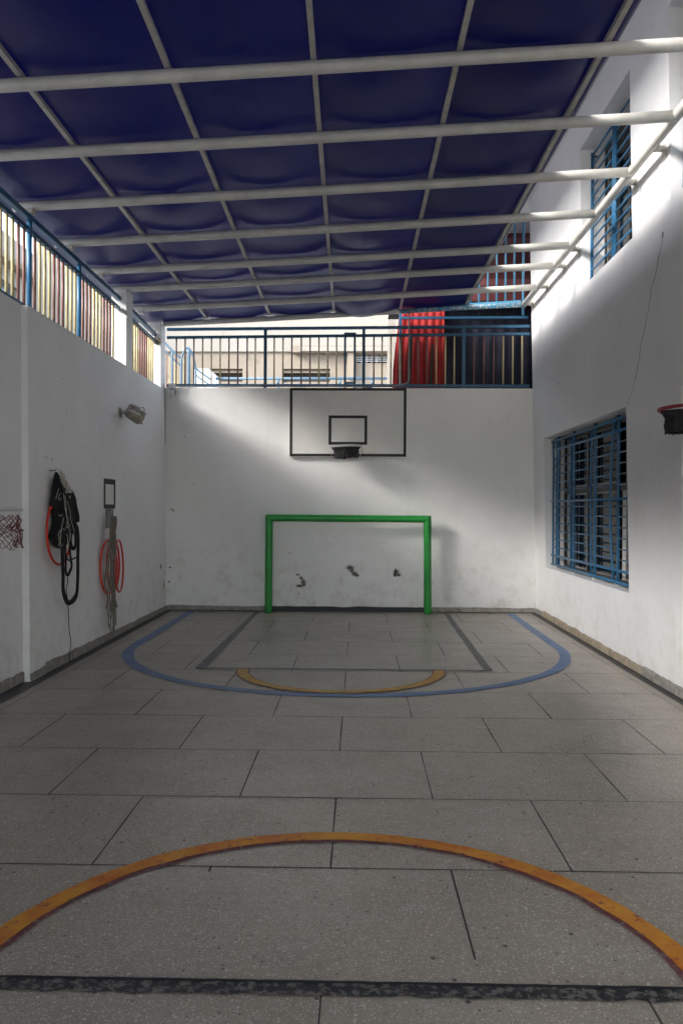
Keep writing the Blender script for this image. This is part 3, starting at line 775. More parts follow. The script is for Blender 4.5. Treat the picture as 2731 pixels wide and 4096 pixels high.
# ------------------------------------------------------------------ things on the back wall
bb = thing('basketball_backboard', 'white backboard with thick black border and inner square on the end wall', 'backboard', (-.17, 12.57, 2.44))
x0, x1, z0, z1 = -1.085, .74, 2.435, 3.515
bm = BM(); box(bm, x0, x1, 12.535, 12.585, z0, z1); part('panel', bm, 'board', bb)
def frame_flat(bm, a0, a1, c0, c1, w, y0, y1, rag=0):
    box(bm, a0, a1, y0, y1, c1-w, c1); box(bm, a0, a1, y0, y1, c0, c0+w); box(bm, a0, a0+w, y0, y1, c0+w, c1-w); box(bm, a1-w, a1, y0, y1, c0+w, c1-w)
bm = BM(); frame_flat(bm, x0+.001, x1-.001, z0+.006, z1-.001, .042, 12.532, 12.5345); part('border', bm, 'black', bb)
bm = BM(); frame_flat(bm, -.475, .13, 2.625, 3.083, .044, 12.532, 12.5345); part('inner_square', bm, 'black', bb)
bm = BM()
for z in (2.6, 3.35): box(bm, x0+.2, x1-.2, 12.586, 12.599, z-.03, z+.03)
part('mounting_batten', bm, 'plate', bb)

def hoop(name, label, c, r, wall_pt, tilt, rim_m, net_m, arms, loc):
    g = thing(name, label, 'basketball hoop', loc, 'basketball hoops round the court')
    bm = BM(); tube(bm, ring_pts(c, r, 'z', 36, tilt=tilt), .0125, 8, closed=True)
    for k in range(12):
        t = 2*PI*k/12; p = Vector(c)+Vector((r*math.cos(t), r*math.sin(t), r*math.cos(t)*tilt[0]+r*math.sin(t)*tilt[1]-.012))
        tube(bm, ring_pts(p, .010, 'z', 6), .002, 4, closed=True)
    part('rim', bm, rim_m, g)
    bm = BM()
    for a in arms: tube(bm, a, .007, 6)
    part('rim_support', bm, rim_m, g)
    return g
# main hoop
c = Vector((-.19, 12.20, 2.575))
g = hoop('basketball_hoop', 'white rim with torn dark net below the big backboard', c, .225, None, (.04, 0), 'rim_white', 'net_black',
         [[c+Vector((.12, .19, 0)), (-.05, 12.53, 2.58)], [c+Vector((-.12, .19, 0)), (-.33, 12.53, 2.57)], [c+Vector((.215, .05, .01)), c+Vector((.245, .08, -.01)), (.055, 12.33, 2.48), (.02, 12.53, 2.46)], [(-.05, 12.53, 2.46), c+Vector((.1, .2, 0))]], (-.19, 12.2, 2.4))
bm = BM(); box(bm, -.27, -.11, 12.518, 12.531, 2.50, 2.62, .003); part('mount_plate', bm, 'rim_white', g)
def net_tube(bm, c, r0, r1, h, na, nh, rad, sag=0, seedv=0, skip=0.0, lean=(0, 0)):
    """knotted diamond net hanging from a ring"""
    P = []
    for j in range(nh+1):
        row = []
        for i in range(na):
            t = 2*PI*(i+(.5 if j % 2 else 0))/na; v = j/nh
            r = r0+(r1-r0)*v+.02*noise.noise(Vector((i*.9, j*.7, seedv)))
            hh = h*(1+.28*noise.noise(Vector((math.cos(t)*1.3, math.sin(t)*1.3, seedv+3)))+sag*math.cos(t-2.4))
            row.append(Vector(c)+Vector((r*math.cos(t)+lean[0]*v, r*math.sin(t)+lean[1]*v, -.012-hh*v))+.012*noise.noise_vector(Vector((i*1.3, j*1.1, seedv))))
        P.append(row)
    for j in range(nh):
        for i in range(na):
            for o in ((0, -1) if j % 2 == 0 else (0, 1)):
                if random.random() < skip*(.3+j/nh): continue
                tube(bm, [P[j][i], P[j+1][(i+o) % na]], rad, 4, caps=False)
def torn_sleeve(bm, c, r, h, seedv, n=72, m=14, rr=.85, ragged=.03, tilt=(0, 0), thick=.006):
    """bunched mesh sleeve hanging from a rim"""
    g0 = []
    for j in range(m+1):
        v = j/m; row = []
        for i in range(n):
            t = 2*PI*i/n
            q = r*(1+(rr-1)*min(1, v*3.5))+.014*noise.noise(Vector((math.cos(t)*4, math.sin(t)*4, v*2.5+seedv)))+.006*math.sin(i*1.9+v*5)
            hh = h*(1+.12*noise.noise(Vector((math.cos(t)*2, math.sin(t)*2, seedv+9))))+ragged*noise.noise(Vector((i*.8, 0, seedv)))*v
            row.append(bm.verts.new(Vector(c)+Vector((q*math.cos(t), q*math.sin(t), -.02-hh*v+r*math.cos(t)*tilt[0]+r*math.sin(t)*tilt[1]))))
        g0.append(row)
    for a, b in zip(g0, g0[1:]):
        for i in range(n): f = bm.faces.new((a[i], a[(i+1) % n], b[(i+1) % n], b[i])); f.smooth = True
bm = BM(); torn_sleeve(bm, c, .218, .155, 2.0, tilt=(.04, 0), ragged=.035); part('net', bm, 'net_mesh' if False else 'net_black', g)
bm = BM(); tube(bm, smooth_path([c+Vector((-.222, -.02, -.01)), c+Vector((-.226, -.02, -.1)), c+Vector((-.222, -.01, -.19)), c+Vector((-.23, -.01, -.235))]), .003, 5); part('loose_string', bm, 'string', g)

# goal
gy = 12.40
go = thing('football_goal', 'small green padded goal standing against the end wall', 'goal', (-.16, gy, 0))
def padded(bm, pts, r, seed):
    P = []; n = 40; pts = [Vector(p) for p in pts]
    for i in range(n+1): P.append(pts[0].lerp(pts[1], i/n))
    tube(bm, P, [r*(1+.035*noise.noise(Vector((i*.35, seed, 0)))) for i in range(n+1)], 20)
for x, dx, s in ((-1.385, -.005, 1), (1.065, .012, 2)):
    bm = BM(); padded(bm, [(x+dx, gy, .004), (x, gy, 1.515)], .059, s); ob = part('post', bm, 'green', go)
    bm = BM(); tube(bm, [(x+dx, gy, .001), (x+dx, gy, .012)], .05, 16); part('post_foot', bm, 'plate', ob)
bm = BM(); padded(bm, [(-1.43, gy-.004, 1.475), (1.115, gy-.004, 1.467)], .055, 3); part('crossbar', bm, 'green', go)

# security camera on the back left corner
sc_ = thing('security_camera', 'small grey security camera mount in the back left corner', 'camera', (-2.95, 12.55, 3.35))
bm = BM(); box(bm, -2.995, -2.895, 12.50, 12.598, 3.50, 3.575, .004); part('junction_box', bm, 'camw', sc_)
bm = BM(); tube(bm, [(-2.945, 12.53, 3.50), (-2.94, 12.52, 3.46)], .014, 8); tube(bm, [(-2.90, 12.56, 3.52), (-2.885, 12.55, 3.43), (-2.90, 12.55, 3.40)], .008, 6); part('joint_arm', bm, 'plate', sc_)
bm = BM(); tube(bm, [(-2.94, 12.52, 3.465), (-2.942, 12.515, 3.355)], .024, 14); part('camera_body', bm, 'camw', sc_)
bm = BM(); tube(bm, [(-3.03, 12.56, 3.54), (-2.996, 12.56, 3.545)], .018, 8); part('cable_end', bm, 'cable', sc_)

# floodlight on the left wall
fl_ = thing('floodlight', 'rusty old round-backed floodlight bracketed to the left wall', 'floodlight', (-3.05, 10.3, 2.8))
ax0 = Vector((-2.955, 10.20, 2.85)); ax1 = Vector((-2.83, 10.46, 2.785)); d = (ax1-ax0).normalized()
prof = [(a*.85, r*.85) for a, r in [(0, .05), (.015, .078), (.07, .090), (.17, .100), (.21, .108), (.25, .112), (.262, .104), (.266, .06)]]
bm = BM(); tube(bm, [ax0+d*a for a, _ in prof], [r for _, r in prof], 24); part('housing', bm, 'rust', fl_)
bm = BM(); tube(bm, [ax0+d*.227, ax0+d*.233], .076, 20); part('lens', bm, 'glassy', fl_)
bm = BM(); u = d.cross(Vector((0, 0, 1))).normalized(); w = u.cross(d)
for k in range(4):
    t = PI*k/2+.5; v = (u*math.cos(t)+w*math.sin(t))*.095; tube(bm, [ax0+d*.195+v, ax0+d*.235+v*1.06, ax0+d*.243+v*.9], .009, 6)
part('lens_clip', bm, 'rust', fl_)
bm = BM(); tube(bm, [ax0+d*.03+w*.07, ax0+d*.165+w*.085], .045, 14); part('gear_box', bm, 'rust', fl_)
bm = BM()
for sg in (-1, 1):
    ribbon(bm, smooth_path([ax0+d*.13+u*sg*.09, ax0+d*.02+u*sg*.094, ax0-d*.05+u*sg*.075, Vector((-3.04, 10.20, 2.84))+u*sg*.03], 4), .028, .005, (0, 0, 1))
part('bracket', bm, 'camw', fl_)
bm = BM(); box(bm, XL(2.8)-.001, XL(2.8)+.012, 10.13, 10.25, 2.78, 2.90, .003); part('wall_plate', bm, 'rust', fl_)
bm = BM(); tube(bm, smooth_path([ax0+d*.2+w*.12, ax0+d*.27+w*.15, ax0+d*.30+w*.08, ax0+d*.285+w*.03], 5), .004, 6); part('wire', bm, 'cable', fl_)

# ------------------------------------------------------------------ board, hoops and ropes on the left wall
tb = thing('target_board', 'small upright white board with black border on the left wall above the ropes', 'board', (-3.03, 9.7, 1.36))
xw = XL(1.7)
bm = BM(); box(bm, xw+.001, xw+.014, 9.475, 9.92, 1.61, 1.97); part('panel', bm, 'board', tb)
bm = BM()
box(bm, xw+.014, xw+.018, 9.475, 9.92, 1.905, 1.97); box(bm, xw+.014, xw+.018, 9.475, 9.92, 1.61, 1.66)
box(bm, xw+.014, xw+.018, 9.475, 9.53, 1.66, 1.905); box(bm, xw+.014, xw+.018, 9.872, 9.92, 1.66, 1.905); part('border', bm, 'black', tb)
bm = BM(); box(bm, xw+.001, xw+.02, 9.58, 9.84, 1.37, 1.608); part('lower_plate', bm, 'plate', tb)
bm = BM(); tube(bm, [(xw+.02, 9.60, 1.53), (xw+.11, 9.52, 1.53), (xw+.11, 9.52, 1.57)], .008, 6); part('hook', bm, 'plate', tb)

def hula(c, r, tilt, yaw, label, seg=48):
    bm = BM(); pts = []
    for k in range(seg):
        t = 2*PI*k/seg; v = Vector((tilt*math.sin(t)*r, r*math.cos(t), r*math.sin(t)))
        v = Matrix.Rotation(yaw, 3, 'Z') @ v; pts.append(Vector(c)+v)
    tube(bm, pts, .0125, 10, closed=True)
    return single('hula_hoop', bm, 'hoop', label, 'hula hoop', tuple(Vector(c)-Vector((0, 0, r))), 'red hula hoops hung on the left wall')
hula((-3.0, 9.58, .905), .325, -.02, .0, 'red hula hoop hanging nearest the viewer behind the grey ropes')
hula((-2.955, 9.84, .90), .322, -.03, .14, 'red hula hoop hanging in front, turned slightly off the wall over the grey ropes')
hula((-2.985, 9.70, .925), .31, -.02, .06, 'middle red hula hoop between the two others on the grey ropes')
hula((-2.99, 7.95, 1.375), .325, -.02, 0, 'lone red hula hoop half hidden behind the black bag')

bm = BM()
for k in range(17):
    f = k/16; xx = -2.965+.07*random.random(); ym = 9.33+.34*f+.02*random.uniform(-1, 1)
    ze = (.50, .46, .62, .24, .30, .55, .18, .12, .40, .10, .14, .33, .11, .45, .20, .24, .60)[k]; r = .0068
    pts = [(xx+.03, 9.50, 1.52-.02*random.random()), (xx+.03, 9.49+.04*(f-.5), 1.42), (xx+.02, 9.48+.13*(f-.5), 1.28), (xx+.01, ym*.7+9.5*.3, 1.05), (xx+.02*random.uniform(-1, 1), ym+.02*random.uniform(-1, 1), .75), (xx, 9.50+.8*(ym-9.50)+.03*random.uniform(-1, 1), ze+.12), (xx+.01*random.uniform(-1, 1), 9.52+.6*(ym-9.50)+.04*random.uniform(-1, 1), ze)]
    P = smooth_path(pts, 5); P = [p+.007*noise.noise_vector(p*12+Vector((k*3, 0, 0))) for p in P]
    tube(bm, P, r, 6)
    if k % 2: tube(bm, [P[-1], P[-1]+Vector((0, .004, -.035))], .012, 6)
for k in range(9):   # loops tied at the top
    a = k/8; P = smooth_path([(-2.94+.03*a, 9.46+.07*a, 1.50), (-2.93, 9.40+.19*a, 1.32), (-2.94, 9.42+.17*a, 1.17-.06*random.random()), (-2.92, 9.45+.10*a, 1.33), (-2.94, 9.50, 1.52)], 6)
    tube(bm, P, .0085, 6)
single('skipping_ropes', bm, 'rope', 'bundle of grey skipping ropes hanging from the small white board', 'ropes', (-2.95, 9.7, .1))

# black bag with straps and a white string net over it
bag = thing('equipment_bag', 'black bag of straps and nets hanging on the left wall beside a red hoop', 'bag', (-2.95, 8.0, .65))
lv = [(1.975, 7.735, 7.765, .015), (1.93, 7.72, 7.83, .03), (1.87, 7.71, 7.93, .05), (1.80, 7.70, 8.00, .07), (1.74, 7.69, 8.08, .09), (1.70, 7.66, 8.13, .10), (1.64, 7.63, 8.17, .11), (1.58, 7.67, 8.20, .10), (1.53, 7.73, 8.20, .10), (1.49, 7.735, 8.21, .11), (1.44, 7.72, 8.24, .12), (1.39, 7.66, 8.22, .12), (1.35, 7.60, 8.14, .11), (1.31, 7.61, 8.07, .10), (1.27, 7.70, 8.03, .09), (1.24, 7.74, 7.98, .06), (1.21, 7.82, 7.93, .03)]
levels = [(z, (a+b)/2, (b-a)/2, d*.8) for z, a, b, d in lv]
bm = BM(); rows = []
for (z, yc, hw, dp) in levels:
    row = []
    for k in range(28):
        t = 2*PI*k/28; cs, sn = math.cos(t), math.sin(t)
        q = 1+.22*noise.noise(Vector((cs*3.2, sn*3.2, z*11)))+(.10+.35*max(0, sn))*noise.noise(Vector((cs*9, sn*5, z*24)))
        row.append(bm.verts.new((max(XL(z)+.004, -2.985+dp*sn*q), yc*1.012+hw*cs*q, z+.015*noise.noise(Vector((cs*3, sn*3, z*9))))))
    rows.append(row)
for a, b in zip(rows, rows[1:]):
    for k in range(28): f = bm.faces.new((a[k], a[(k+1) % 28], b[(k+1) % 28], b[k])); f.smooth = True
bm.faces.new(rows[0]); bm.faces.new(rows[-1][::-1])
bo = part('bag_body', bm, 'fabric', bag)
m_ = bo.modifiers.new('round', 'SUBSURF'); m_.levels = 1; m_.render_levels = 1
def strap(P, w): 
    P = [(x, y*abs(x)/2.94, 1.62+(z-1.62)*abs(x)/2.94) for x, y, z in P]
    bm = BM(); ribbon(bm, smooth_path(P, 6), w, .005, (.25, 1, 0)); part('strap', bm, 'fabric', bag)
strap([(-2.89, 7.90, 1.30), (-2.91, 7.90, 1.15), (-2.93, 7.92, .95), (-2.94, 7.925, .80), (-2.94, 7.99, .70), (-2.94, 8.10, .645), (-2.94, 8.29, .70), (-2.935, 8.335, .85), (-2.93, 8.34, 1.1), (-2.90, 8.34, 1.3), (-2.88, 8.28, 1.42), (-2.89, 8.15, 1.45)], .050)
strap([(-2.88, 8.05, 1.74), (-2.84, 8.14, 1.76), (-2.83, 8.22, 1.70), (-2.84, 8.26, 1.60), (-2.86, 8.31, 1.52), (-2.88, 8.31, 1.47), (-2.90, 8.25, 1.47)], .06)
strap([(-2.90, 7.97, 1.28), (-2.92, 7.99, 1.10), (-2.93, 8.0, .97), (-2.93, 8.05, .935), (-2.93, 8.11, .97), (-2.93, 8.16, 1.02), (-2.92, 8.12, 1.12), (-2.90, 8.10, 1.30)], .028)
strap([(-2.90, 8.12, 1.32), (-2.91, 8.13, 1.25), (-2.91, 8.18, 1.20), (-2.91, 8.25, 1.21), (-2.90, 8.27, 1.30), (-2.89, 8.25, 1.40)], .04)
strap([(-2.91, 7.98, 1.15), (-2.92, 8.05, 1.09), (-2.92, 8.14, 1.085), (-2.91, 8.30, 1.10)], .016)
bm = BM()
for k in range(46):    # bunched white string at the top
    z = 1.96-.20*random.random(); f = (1.98-z)/.22; y = 7.755+f*.20+random.uniform(-.5, .5)*(.03+.10*f); x = -2.925+.04*f
    P = [(x+.01*random.uniform(-1, 1), y+.03*random.uniform(-1, 1), z+.03), (x+.015, y+.03*random.uniform(-1, 1), z), (x+.01, y+.04*random.uniform(-1, 1), z-.05), (x+.012, y+.02, z-.02)]
    tube(bm, smooth_path(P, 4), .0036, 5)
for P in ([(7.92, 1.76), (7.96, 1.66), (8.02, 1.52), (8.04, 1.42), (8.10, 1.45)], [(7.97, 1.74), (8.0, 1.6), (8.06, 1.47), (8.10, 1.38), (8.12, 1.30)], [(7.80, 1.80), (7.75, 1.74), (7.72, 1.70)], [(7.85, 1.76), (7.79, 1.72), (7.81, 1.69), (7.86, 1.71)],
          [(7.93, 1.52), (7.86, 1.38), (7.85, 1.28), (7.88, 1.24), (7.93, 1.27)], [(7.86, 1.40), (7.80, 1.37), (7.82, 1.31), (7.80, 1.25)], [(8.0, 1.36), (8.05, 1.33), (8.04, 1.27), (8.10, 1.30), (8.13, 1.36)], [(8.02, 1.68), (8.10, 1.60), (8.13, 1.5), (8.20, 1.42), (8.24, 1.38)], [(7.82, 1.40), (7.92, 1.41), (7.98, 1.40)], [(7.80, 1.55), (7.86, 1.54), (7.90, 1.555)], [(8.20, 1.36), (8.17, 1.32), (8.19, 1.28), (8.22, 1.33)], [(7.95, 1.62), (8.05, 1.50), (8.0, 1.42)]):
    tube(bm, [p+.004*noise.noise_vector(p*30) for p in smooth_path([(-2.86 if z < 1.7 else -2.89, y*(2.86 if z < 1.7 else 2.89)/2.94, z) for y, z in P], 6)], .003, 5)
part('white_string_net', bm, 'string', bag)
bm = BM(); tube(bm, [(XL(1.95), 7.84, 1.985), (-2.99, 7.845, 1.985), (-2.985, 7.845, 2.0)], .008, 6); part('hook', bm, 'plate', bag)
bm = BM(); tube(bm, smooth_path([(-2.97, 8.02, 1.25), (-2.99, 8.05, 1.05), (-3.0, 8.2, .93), (-3.01, 8.24, .85), (-3.01, 8.20, .77), (-3.01, 8.25, .62), (-3.01, 8.27, .47), (-3.01, 8.29, .32), (-3.01, 8.34, .22), (-3.0, 8.29, .12), (-2.985, 8.21, .015)], 8), .0045, 6)
single('black_cord', bm, 'cable', 'thin black cord dangling from the bag to the floor', 'cord', (-3.0, 8.2, 0))

# small hoop on the left edge
c = Vector((-2.70, 5.78, 1.605))
g = hoop('basketball_hoop', 'low white rim with torn red net at the left edge of the court', c, .23, None, (0, -.015), 'rim_white', 'net_red',
         [[c+Vector((-.2, .1, 0)), (XL(1.6)-.05, 5.86, 1.60)], [c+Vector((-.2, -.1, 0)), (XL(1.6)-.05, 5.70, 1.60)], [c+Vector((-.1, .2, -.005)), c+Vector((-.25, .1, -.05)), (XL(1.6)-.05, 5.83, 1.52)]], (-2.7, 5.78, 1.28))
bm = BM(); box(bm, XL(1.6)-.062, XL(1.6)-.05, 5.66, 5.90, 1.50, 1.64, .003); part('mount_plate', bm, 'rim_white', g)
bm = BM(); net_tube(bm, c+Vector((0, 0, -.03)), .215, .225, .22, 28, 10, .0024, sag=.30, seedv=1.0, skip=.08, lean=(.0, .02))
for k in range(26):
    t = random.random()*2*PI; v = random.uniform(.1, .95); p = c+Vector((.225*math.cos(t), .225*math.sin(t)+.02*v, -.05-.20*v))
    tube(bm, smooth_path([p, p+Vector((random.uniform(-.03, .03), random.uniform(-.03, .03), -.03)), p+Vector((random.uniform(-.04, .04), random.uniform(-.04, .04), -.05))], 3), .006*random.uniform(.5, 1.1), 5)
part('net', bm, 'net_red', g)
# small hoop on the right edge
c = Vector((2.415, 5.87, 2.37))
g = hoop('basketball_hoop', 'red rim with black mesh net on the right wall at the right edge', c, .225, None, (.05, 0), 'rim_red', 'net_black',
         [[c+Vector((.2, .1, 0)), (XR(2.4), 5.95, 2.38)], [c+Vector((.2, -.1, 0)), (XR(2.4), 5.79, 2.38)]], (2.4, 5.87, 2.2))
bm = BM(); box(bm, XR(2.4)-.012, XR(2.4)-.001, 5.72, 6.02, 2.28, 2.45, .003); part('mount_plate', bm, 'rim_red', g)
def mesh_mat():
    m, t, b = base('black_mesh_cloth'); p = coords(t)
    b.inputs['Base Color'].default_value = (.014, .014, .015, 1); b.inputs['Roughness'].default_value = .8
    v = t.nodes.new('ShaderNodeTexVoronoi'); v.inputs['Scale'].default_value = 95; t.links.new(p, v.inputs['Vector'])
    h = ramp(t, v.outputs['Distance'], .16, .22, (1, 1, 1, 1), (0, 0, 0, 1))
    tr = t.nodes.new('ShaderNodeBsdfTransparent'); mx = t.nodes.new('ShaderNodeMixShader')
    t.links.new(h, mx.inputs[0]); t.links.new(b.outputs[0], mx.inputs[1]); t.links.new(tr.outputs[0], mx.inputs[2]); t.links.new(mx.outputs[0], t.nodes['Material Output'].inputs[0])
    return m
M['net_mesh'] = mesh_mat()
bm = BM(); torn_sleeve(bm, c, .216, .155, 6.0, tilt=(.05, 0), ragged=.02, rr=.84); part('net', bm, 'net_mesh', g)

# ------------------------------------------------------------------ terrace behind the back wall
bm = BM(); box(bm, -9, 6, YB+.2, 21.5, 3.1, 3.30); struct('terrace', bm, 'terrace')
def cloth(bm, x0, x1, y, z0, z1, amp, waves, seed, thick=0, rag=0):
    n = 70; m = 10; G_ = []
    for j in range(m+1):
        row = []
        for i in range(n+1):
            u = i/n; v = j/m; xx = x0+(x1-x0)*u
            xx += rag*(1-u)*(math.sin(v*3.2+seed)*.6)
            row.append(bm.verts.new((xx, y+amp*math.sin(u*waves*2*PI+.8*math.sin(v*2+seed))*(.5+.5*(1-v))+.01*noise.noise(Vector((u*6, v*4, seed))), z0+(z1-z0)*v)))
        G_.append(row)
    for a, b in zip(G_, G_[1:]):
        for i in range(n): f = bm.faces.new((a[i], a[i+1], b[i+1], b[i])); f.smooth = True
bm = BM(); cloth(bm, .60, 1.375, 13.0, 3.36, 4.92, .012, 6.5, 1.0, rag=-.10)
o = single('red_curtain', bm, 'redcloth', 'bright red curtain hanging behind the back railing', 'curtain', (1, 13.0, 3.3)); so = o.modifiers.new('t', 'SOLIDIFY'); so.thickness = .004
for (a, b, lb) in (((.80, .86), (.755, .79), 'dark slanted plank leaning behind the railing left of centre of the red curtain'), ((1.16, 1.20), (1.11, 1.14), 'thinner dark slanted plank near the right side of the red curtain')):
    bm = BM(); z0, z1 = 3.32, (4.42 if a[0] < 1 else 4.28)
    vs = [bm.verts.new(p) for y in (12.90, 12.93) for p in ((b[0], y, z0), (b[1]+.03, y, z0), (a[1], y, z1), (a[0], y, z1-.02))]
    for q in ((0, 1, 2, 3), (7, 6, 5, 4), (0, 4, 5, 1), (1, 5, 6, 2), (2, 6, 7, 3), (3, 7, 4, 0)): bm.faces.new([vs[i] for i in q])
    single('plank', bm, 'plank', lb, 'plank', ((b[0]+b[1])/2, 12.91, 3.32), 'dark planks by the red curtain')
bm = BM(); cloth(bm, 1.39, 3.02, 13.25, 3.34, 5.02, .018, 8, 2.0)
o = single('navy_curtain', bm, 'navycloth', 'dark navy curtain filling the back right corner behind the railing', 'curtain', (2, 13.25, 3.3)); so = o.modifiers.new('t', 'SOLIDIFY'); so.thickness = .004
bm = BM(); cloth(bm, 1.0, 3.02, 13.55, 5.0, 6.5, .006, 3, 3.0)
o = single('maroon_shutter', bm, 'shutter', 'maroon banded blind behind the upper blue bars at back right', 'blind', (1.9, 13.55, 5.0)); so = o.modifiers.new('t', 'SOLIDIFY'); so.thickness = .004
# building continuing behind at the right
bd = thing('corner_building', 'white upper building corner behind the blue bars at back right', 'building', (2, 14, 3.3))
bm = BM(); box(bm, .92, 3.2, 14.1, 14.3, 3.3, 8.2); part('rear_wall', bm, 'void', bd)  # near-black colour stands in for the unlit interior
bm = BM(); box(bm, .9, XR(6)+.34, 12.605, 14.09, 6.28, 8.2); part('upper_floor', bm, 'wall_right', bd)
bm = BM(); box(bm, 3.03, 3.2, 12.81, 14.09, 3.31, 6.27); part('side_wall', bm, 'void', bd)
bm = BM(); box(bm, .5, 3.02, 12.93, 14.09, 4.955, 4.985); part('shading_slab', bm, 'void', bd)  # slab spread over the curtains to keep overhead light off them
ub = thing('upper_blue_bars', 'tall light blue vertical bars at back right above the canopy end pipe', 'railing', (2, 12.74, 4.8))
for k in range(8):
    x = 2.585-.139*k; z0 = ZB(x)+.085
    bm = BM()
    if k == 0: tube(bm, [(x, 12.74, 4.70), (x, 12.74, 6.279)], .021, 10)
    else: tube(bm, [(x, 12.74, z0), (x, 12.74, 6.279)], .0165, 10)
    part('bar', bm, 'blue_light', ub)
bm = BM(); tube(bm, [(1.0, 12.74, ZB(1.0)+.065), (2.56, 12.74, ZB(2.56)+.065)], .02, square=True); part('bottom_rail', bm, 'blue_light', ub)

# cream column beside the red curtain
bm = BM(); box(bm, .565, .72, 16.0, 16.2, 3.3, 8.0, .01); single('cream_column', bm, 'cream_lt', 'slim cream column left of the red curtain', 'column', (.64, 16.1, 3.3))

# far house across the terrace
fh = thing('far_house', 'sunlit cream rendered house across the terrace behind the back railing', 'building', (-2.5, 22, 3.3))
fx = lambda x: x
us = [-9, -5.6, -4.49, -3.21, -2.12, -.80, -.07, .75, 3.2]; vs = [0, 5.08, 5.47, 5.63, 5.85, 12]
H = [(-4.49, -3.21, 5.08, 5.47), (-2.12, -.80, 5.08, 5.47), (-.07, .75, 5.63, 5.85)]
bm = wall_mesh(us, vs, lambda u, v: any(h[0] < u < h[1] and h[2] < v < h[3] for h in H), lambda u, v, d: (u, 22+(.3 if d else 0), v), .3); part('wall', bm, 'cream', fh)
bm = BM(); box(bm, -9, 3.2, 21.93, 21.998, 5.93, 12, .004); part('upper_storey', bm, 'cream_lt', fh)
bm = BM(); box(bm, -1.85, 2.8, 21.75, 21.929, 5.88, 6.06, .01); part('ledge', bm, 'cream', fh)
bm = BM(); box(bm, -1.62, 2.8, 21.70, 21.749, 5.90, 6.02, .01); part('ledge', bm, 'cream_lt', fh, 'pale front band of the ledge')
bm = BM(); box(bm, -.32, -.12, 21.80, 21.995, 5.2, 5.87); part('rib', bm, 'cream', fh)
for h in H:
    bm = BM(); box(bm, h[0]-.05, h[1]+.05, 22.31, 22.34, h[2]-.05, h[3]+.05); w = part('window_opening', bm, 'darkwin' if h[2] < 5.5 else 'void', fh)
    bm = BM()
    if h[2] < 5.5: box(bm, h[0], h[1], 22.10, 22.14, h[3]-.10, h[3]-.03); box(bm, h[0], h[1], 22.1, 22.14, h[2]+.005, h[2]+.05)
    else:
        for k in range(3): box(bm, h[0], h[1], 22.02, 22.04, h[2]+.05+.055*k, h[2]+.065+.055*k)
        for k in range(1, 6): box(bm, h[0]+(h[1]-h[0])*k/6-.006, h[0]+(h[1]-h[0])*k/6+.006, 22.045, 22.06, h[2], h[3])
    part('window_bars', bm, 'cream' if h[2] < 5.5 else 'whitebox', w)
# blue pipe rail on the far side of the terrace, and a white masonry block
pr = thing('pipe_railing', 'low sky blue pipe railing on the far side of the terrace', 'railing', (-1.3, 18, 3.3))
bm = BM(); tube(bm, [(-3.3, 18, 4.545), (.72, 18, 4.555)], .03, 12); part('top_rail', bm, 'blue_pale', pr)
bm = BM(); tube(bm, [(-3.3, 18, 4.40), (.72, 18, 4.405)], .03, 12); part('lower_rail', bm, 'blue_pale', pr)
for x in (-1.82, -.43, .3):
    bm = BM(); tube(bm, [(x, 18.0, 3.3), (x, 18.0, 4.37)], .03, 10); tube(bm, [(x, 18, 4.43), (x, 18, 4.52)], .03, 10); part('post', bm, 'blue_pale', pr)
bm = BM(); vs0 = [(-3.66, 3.3), (-3.22, 3.3), (-3.22, 4.62), (-3.32, 4.70), (-3.66, 4.70)]
A = [bm.verts.new((x, 17.6, z)) for x, z in vs0]; B = [bm.verts.new((x, 18.3, z)) for x, z in vs0]
bm.faces.new(A); bm.faces.new(B[::-1])
for i in range(5): bm.faces.new((A[i], A[(i+1) % 5], B[(i+1) % 5], B[i]))
single('white_block', bm, 'whitebox', 'white masonry block at the left end of the sky blue pipe railing', 'block', (-3.44, 18, 3.3))
# arched stair railing at back left
sr = thing('stair_railing', 'pale blue stair railing with an arched gate top at back left', 'railing', (-3.1, 14, 3.3))
def rp(P, r, nm, m='blue_pale', sub=5):
    bm = BM(); tube(bm, smooth_path(P, sub), r*.72, 8); part(nm, bm, m, sr)
Y = 14.0
rp([(-3.50, Y, 4.62), (-3.37, Y, 4.475), (-3.25, Y, 4.36), (-3.14, Y, 4.26)], .026, 'handrail')
rp([(-3.50, Y, 4.50), (-3.37, Y, 4.345), (-3.25, Y, 4.23), (-3.14, Y, 4.13)], .018, 'lower_rail')
rp([(-3.12, Y, 3.3), (-3.12, Y, 3.8), (-3.12, Y, 4.23)], .028, 'post')
rp([(-3.28, Y, 3.3), (-3.28, Y, 3.8), (-3.28, Y, 4.37)], .024, 'post')
rp([(-3.12, Y, 4.2), (-3.10, Y, 4.31), (-3.06, Y, 4.40), (-3.01, Y, 4.435), (-2.96, Y, 4.39), (-2.91, Y, 4.28), (-2.88, Y, 4.15), (-2.87, Y, 4.06)], .024, 'arch', sub=6)
rp([(-2.985, Y-.02, 3.3), (-2.985, Y-.02, 3.9), (-2.985, Y-.02, 4.41)], .040, 'post')
rp([(-2.865, Y, 3.3), (-2.865, Y, 3.7), (-2.865, Y, 4.07)], .022, 'post')
rp([(-2.87, Y, 4.08), (-2.80, Y, 4.02), (-2.70, Y, 3.95), (-2.60, Y, 3.88)], .024, 'handrail')
rp([(-2.87, Y, 3.97), (-2.80, Y, 3.91), (-2.70, Y, 3.84), (-2.60, Y, 3.77)], .018, 'lower_rail')
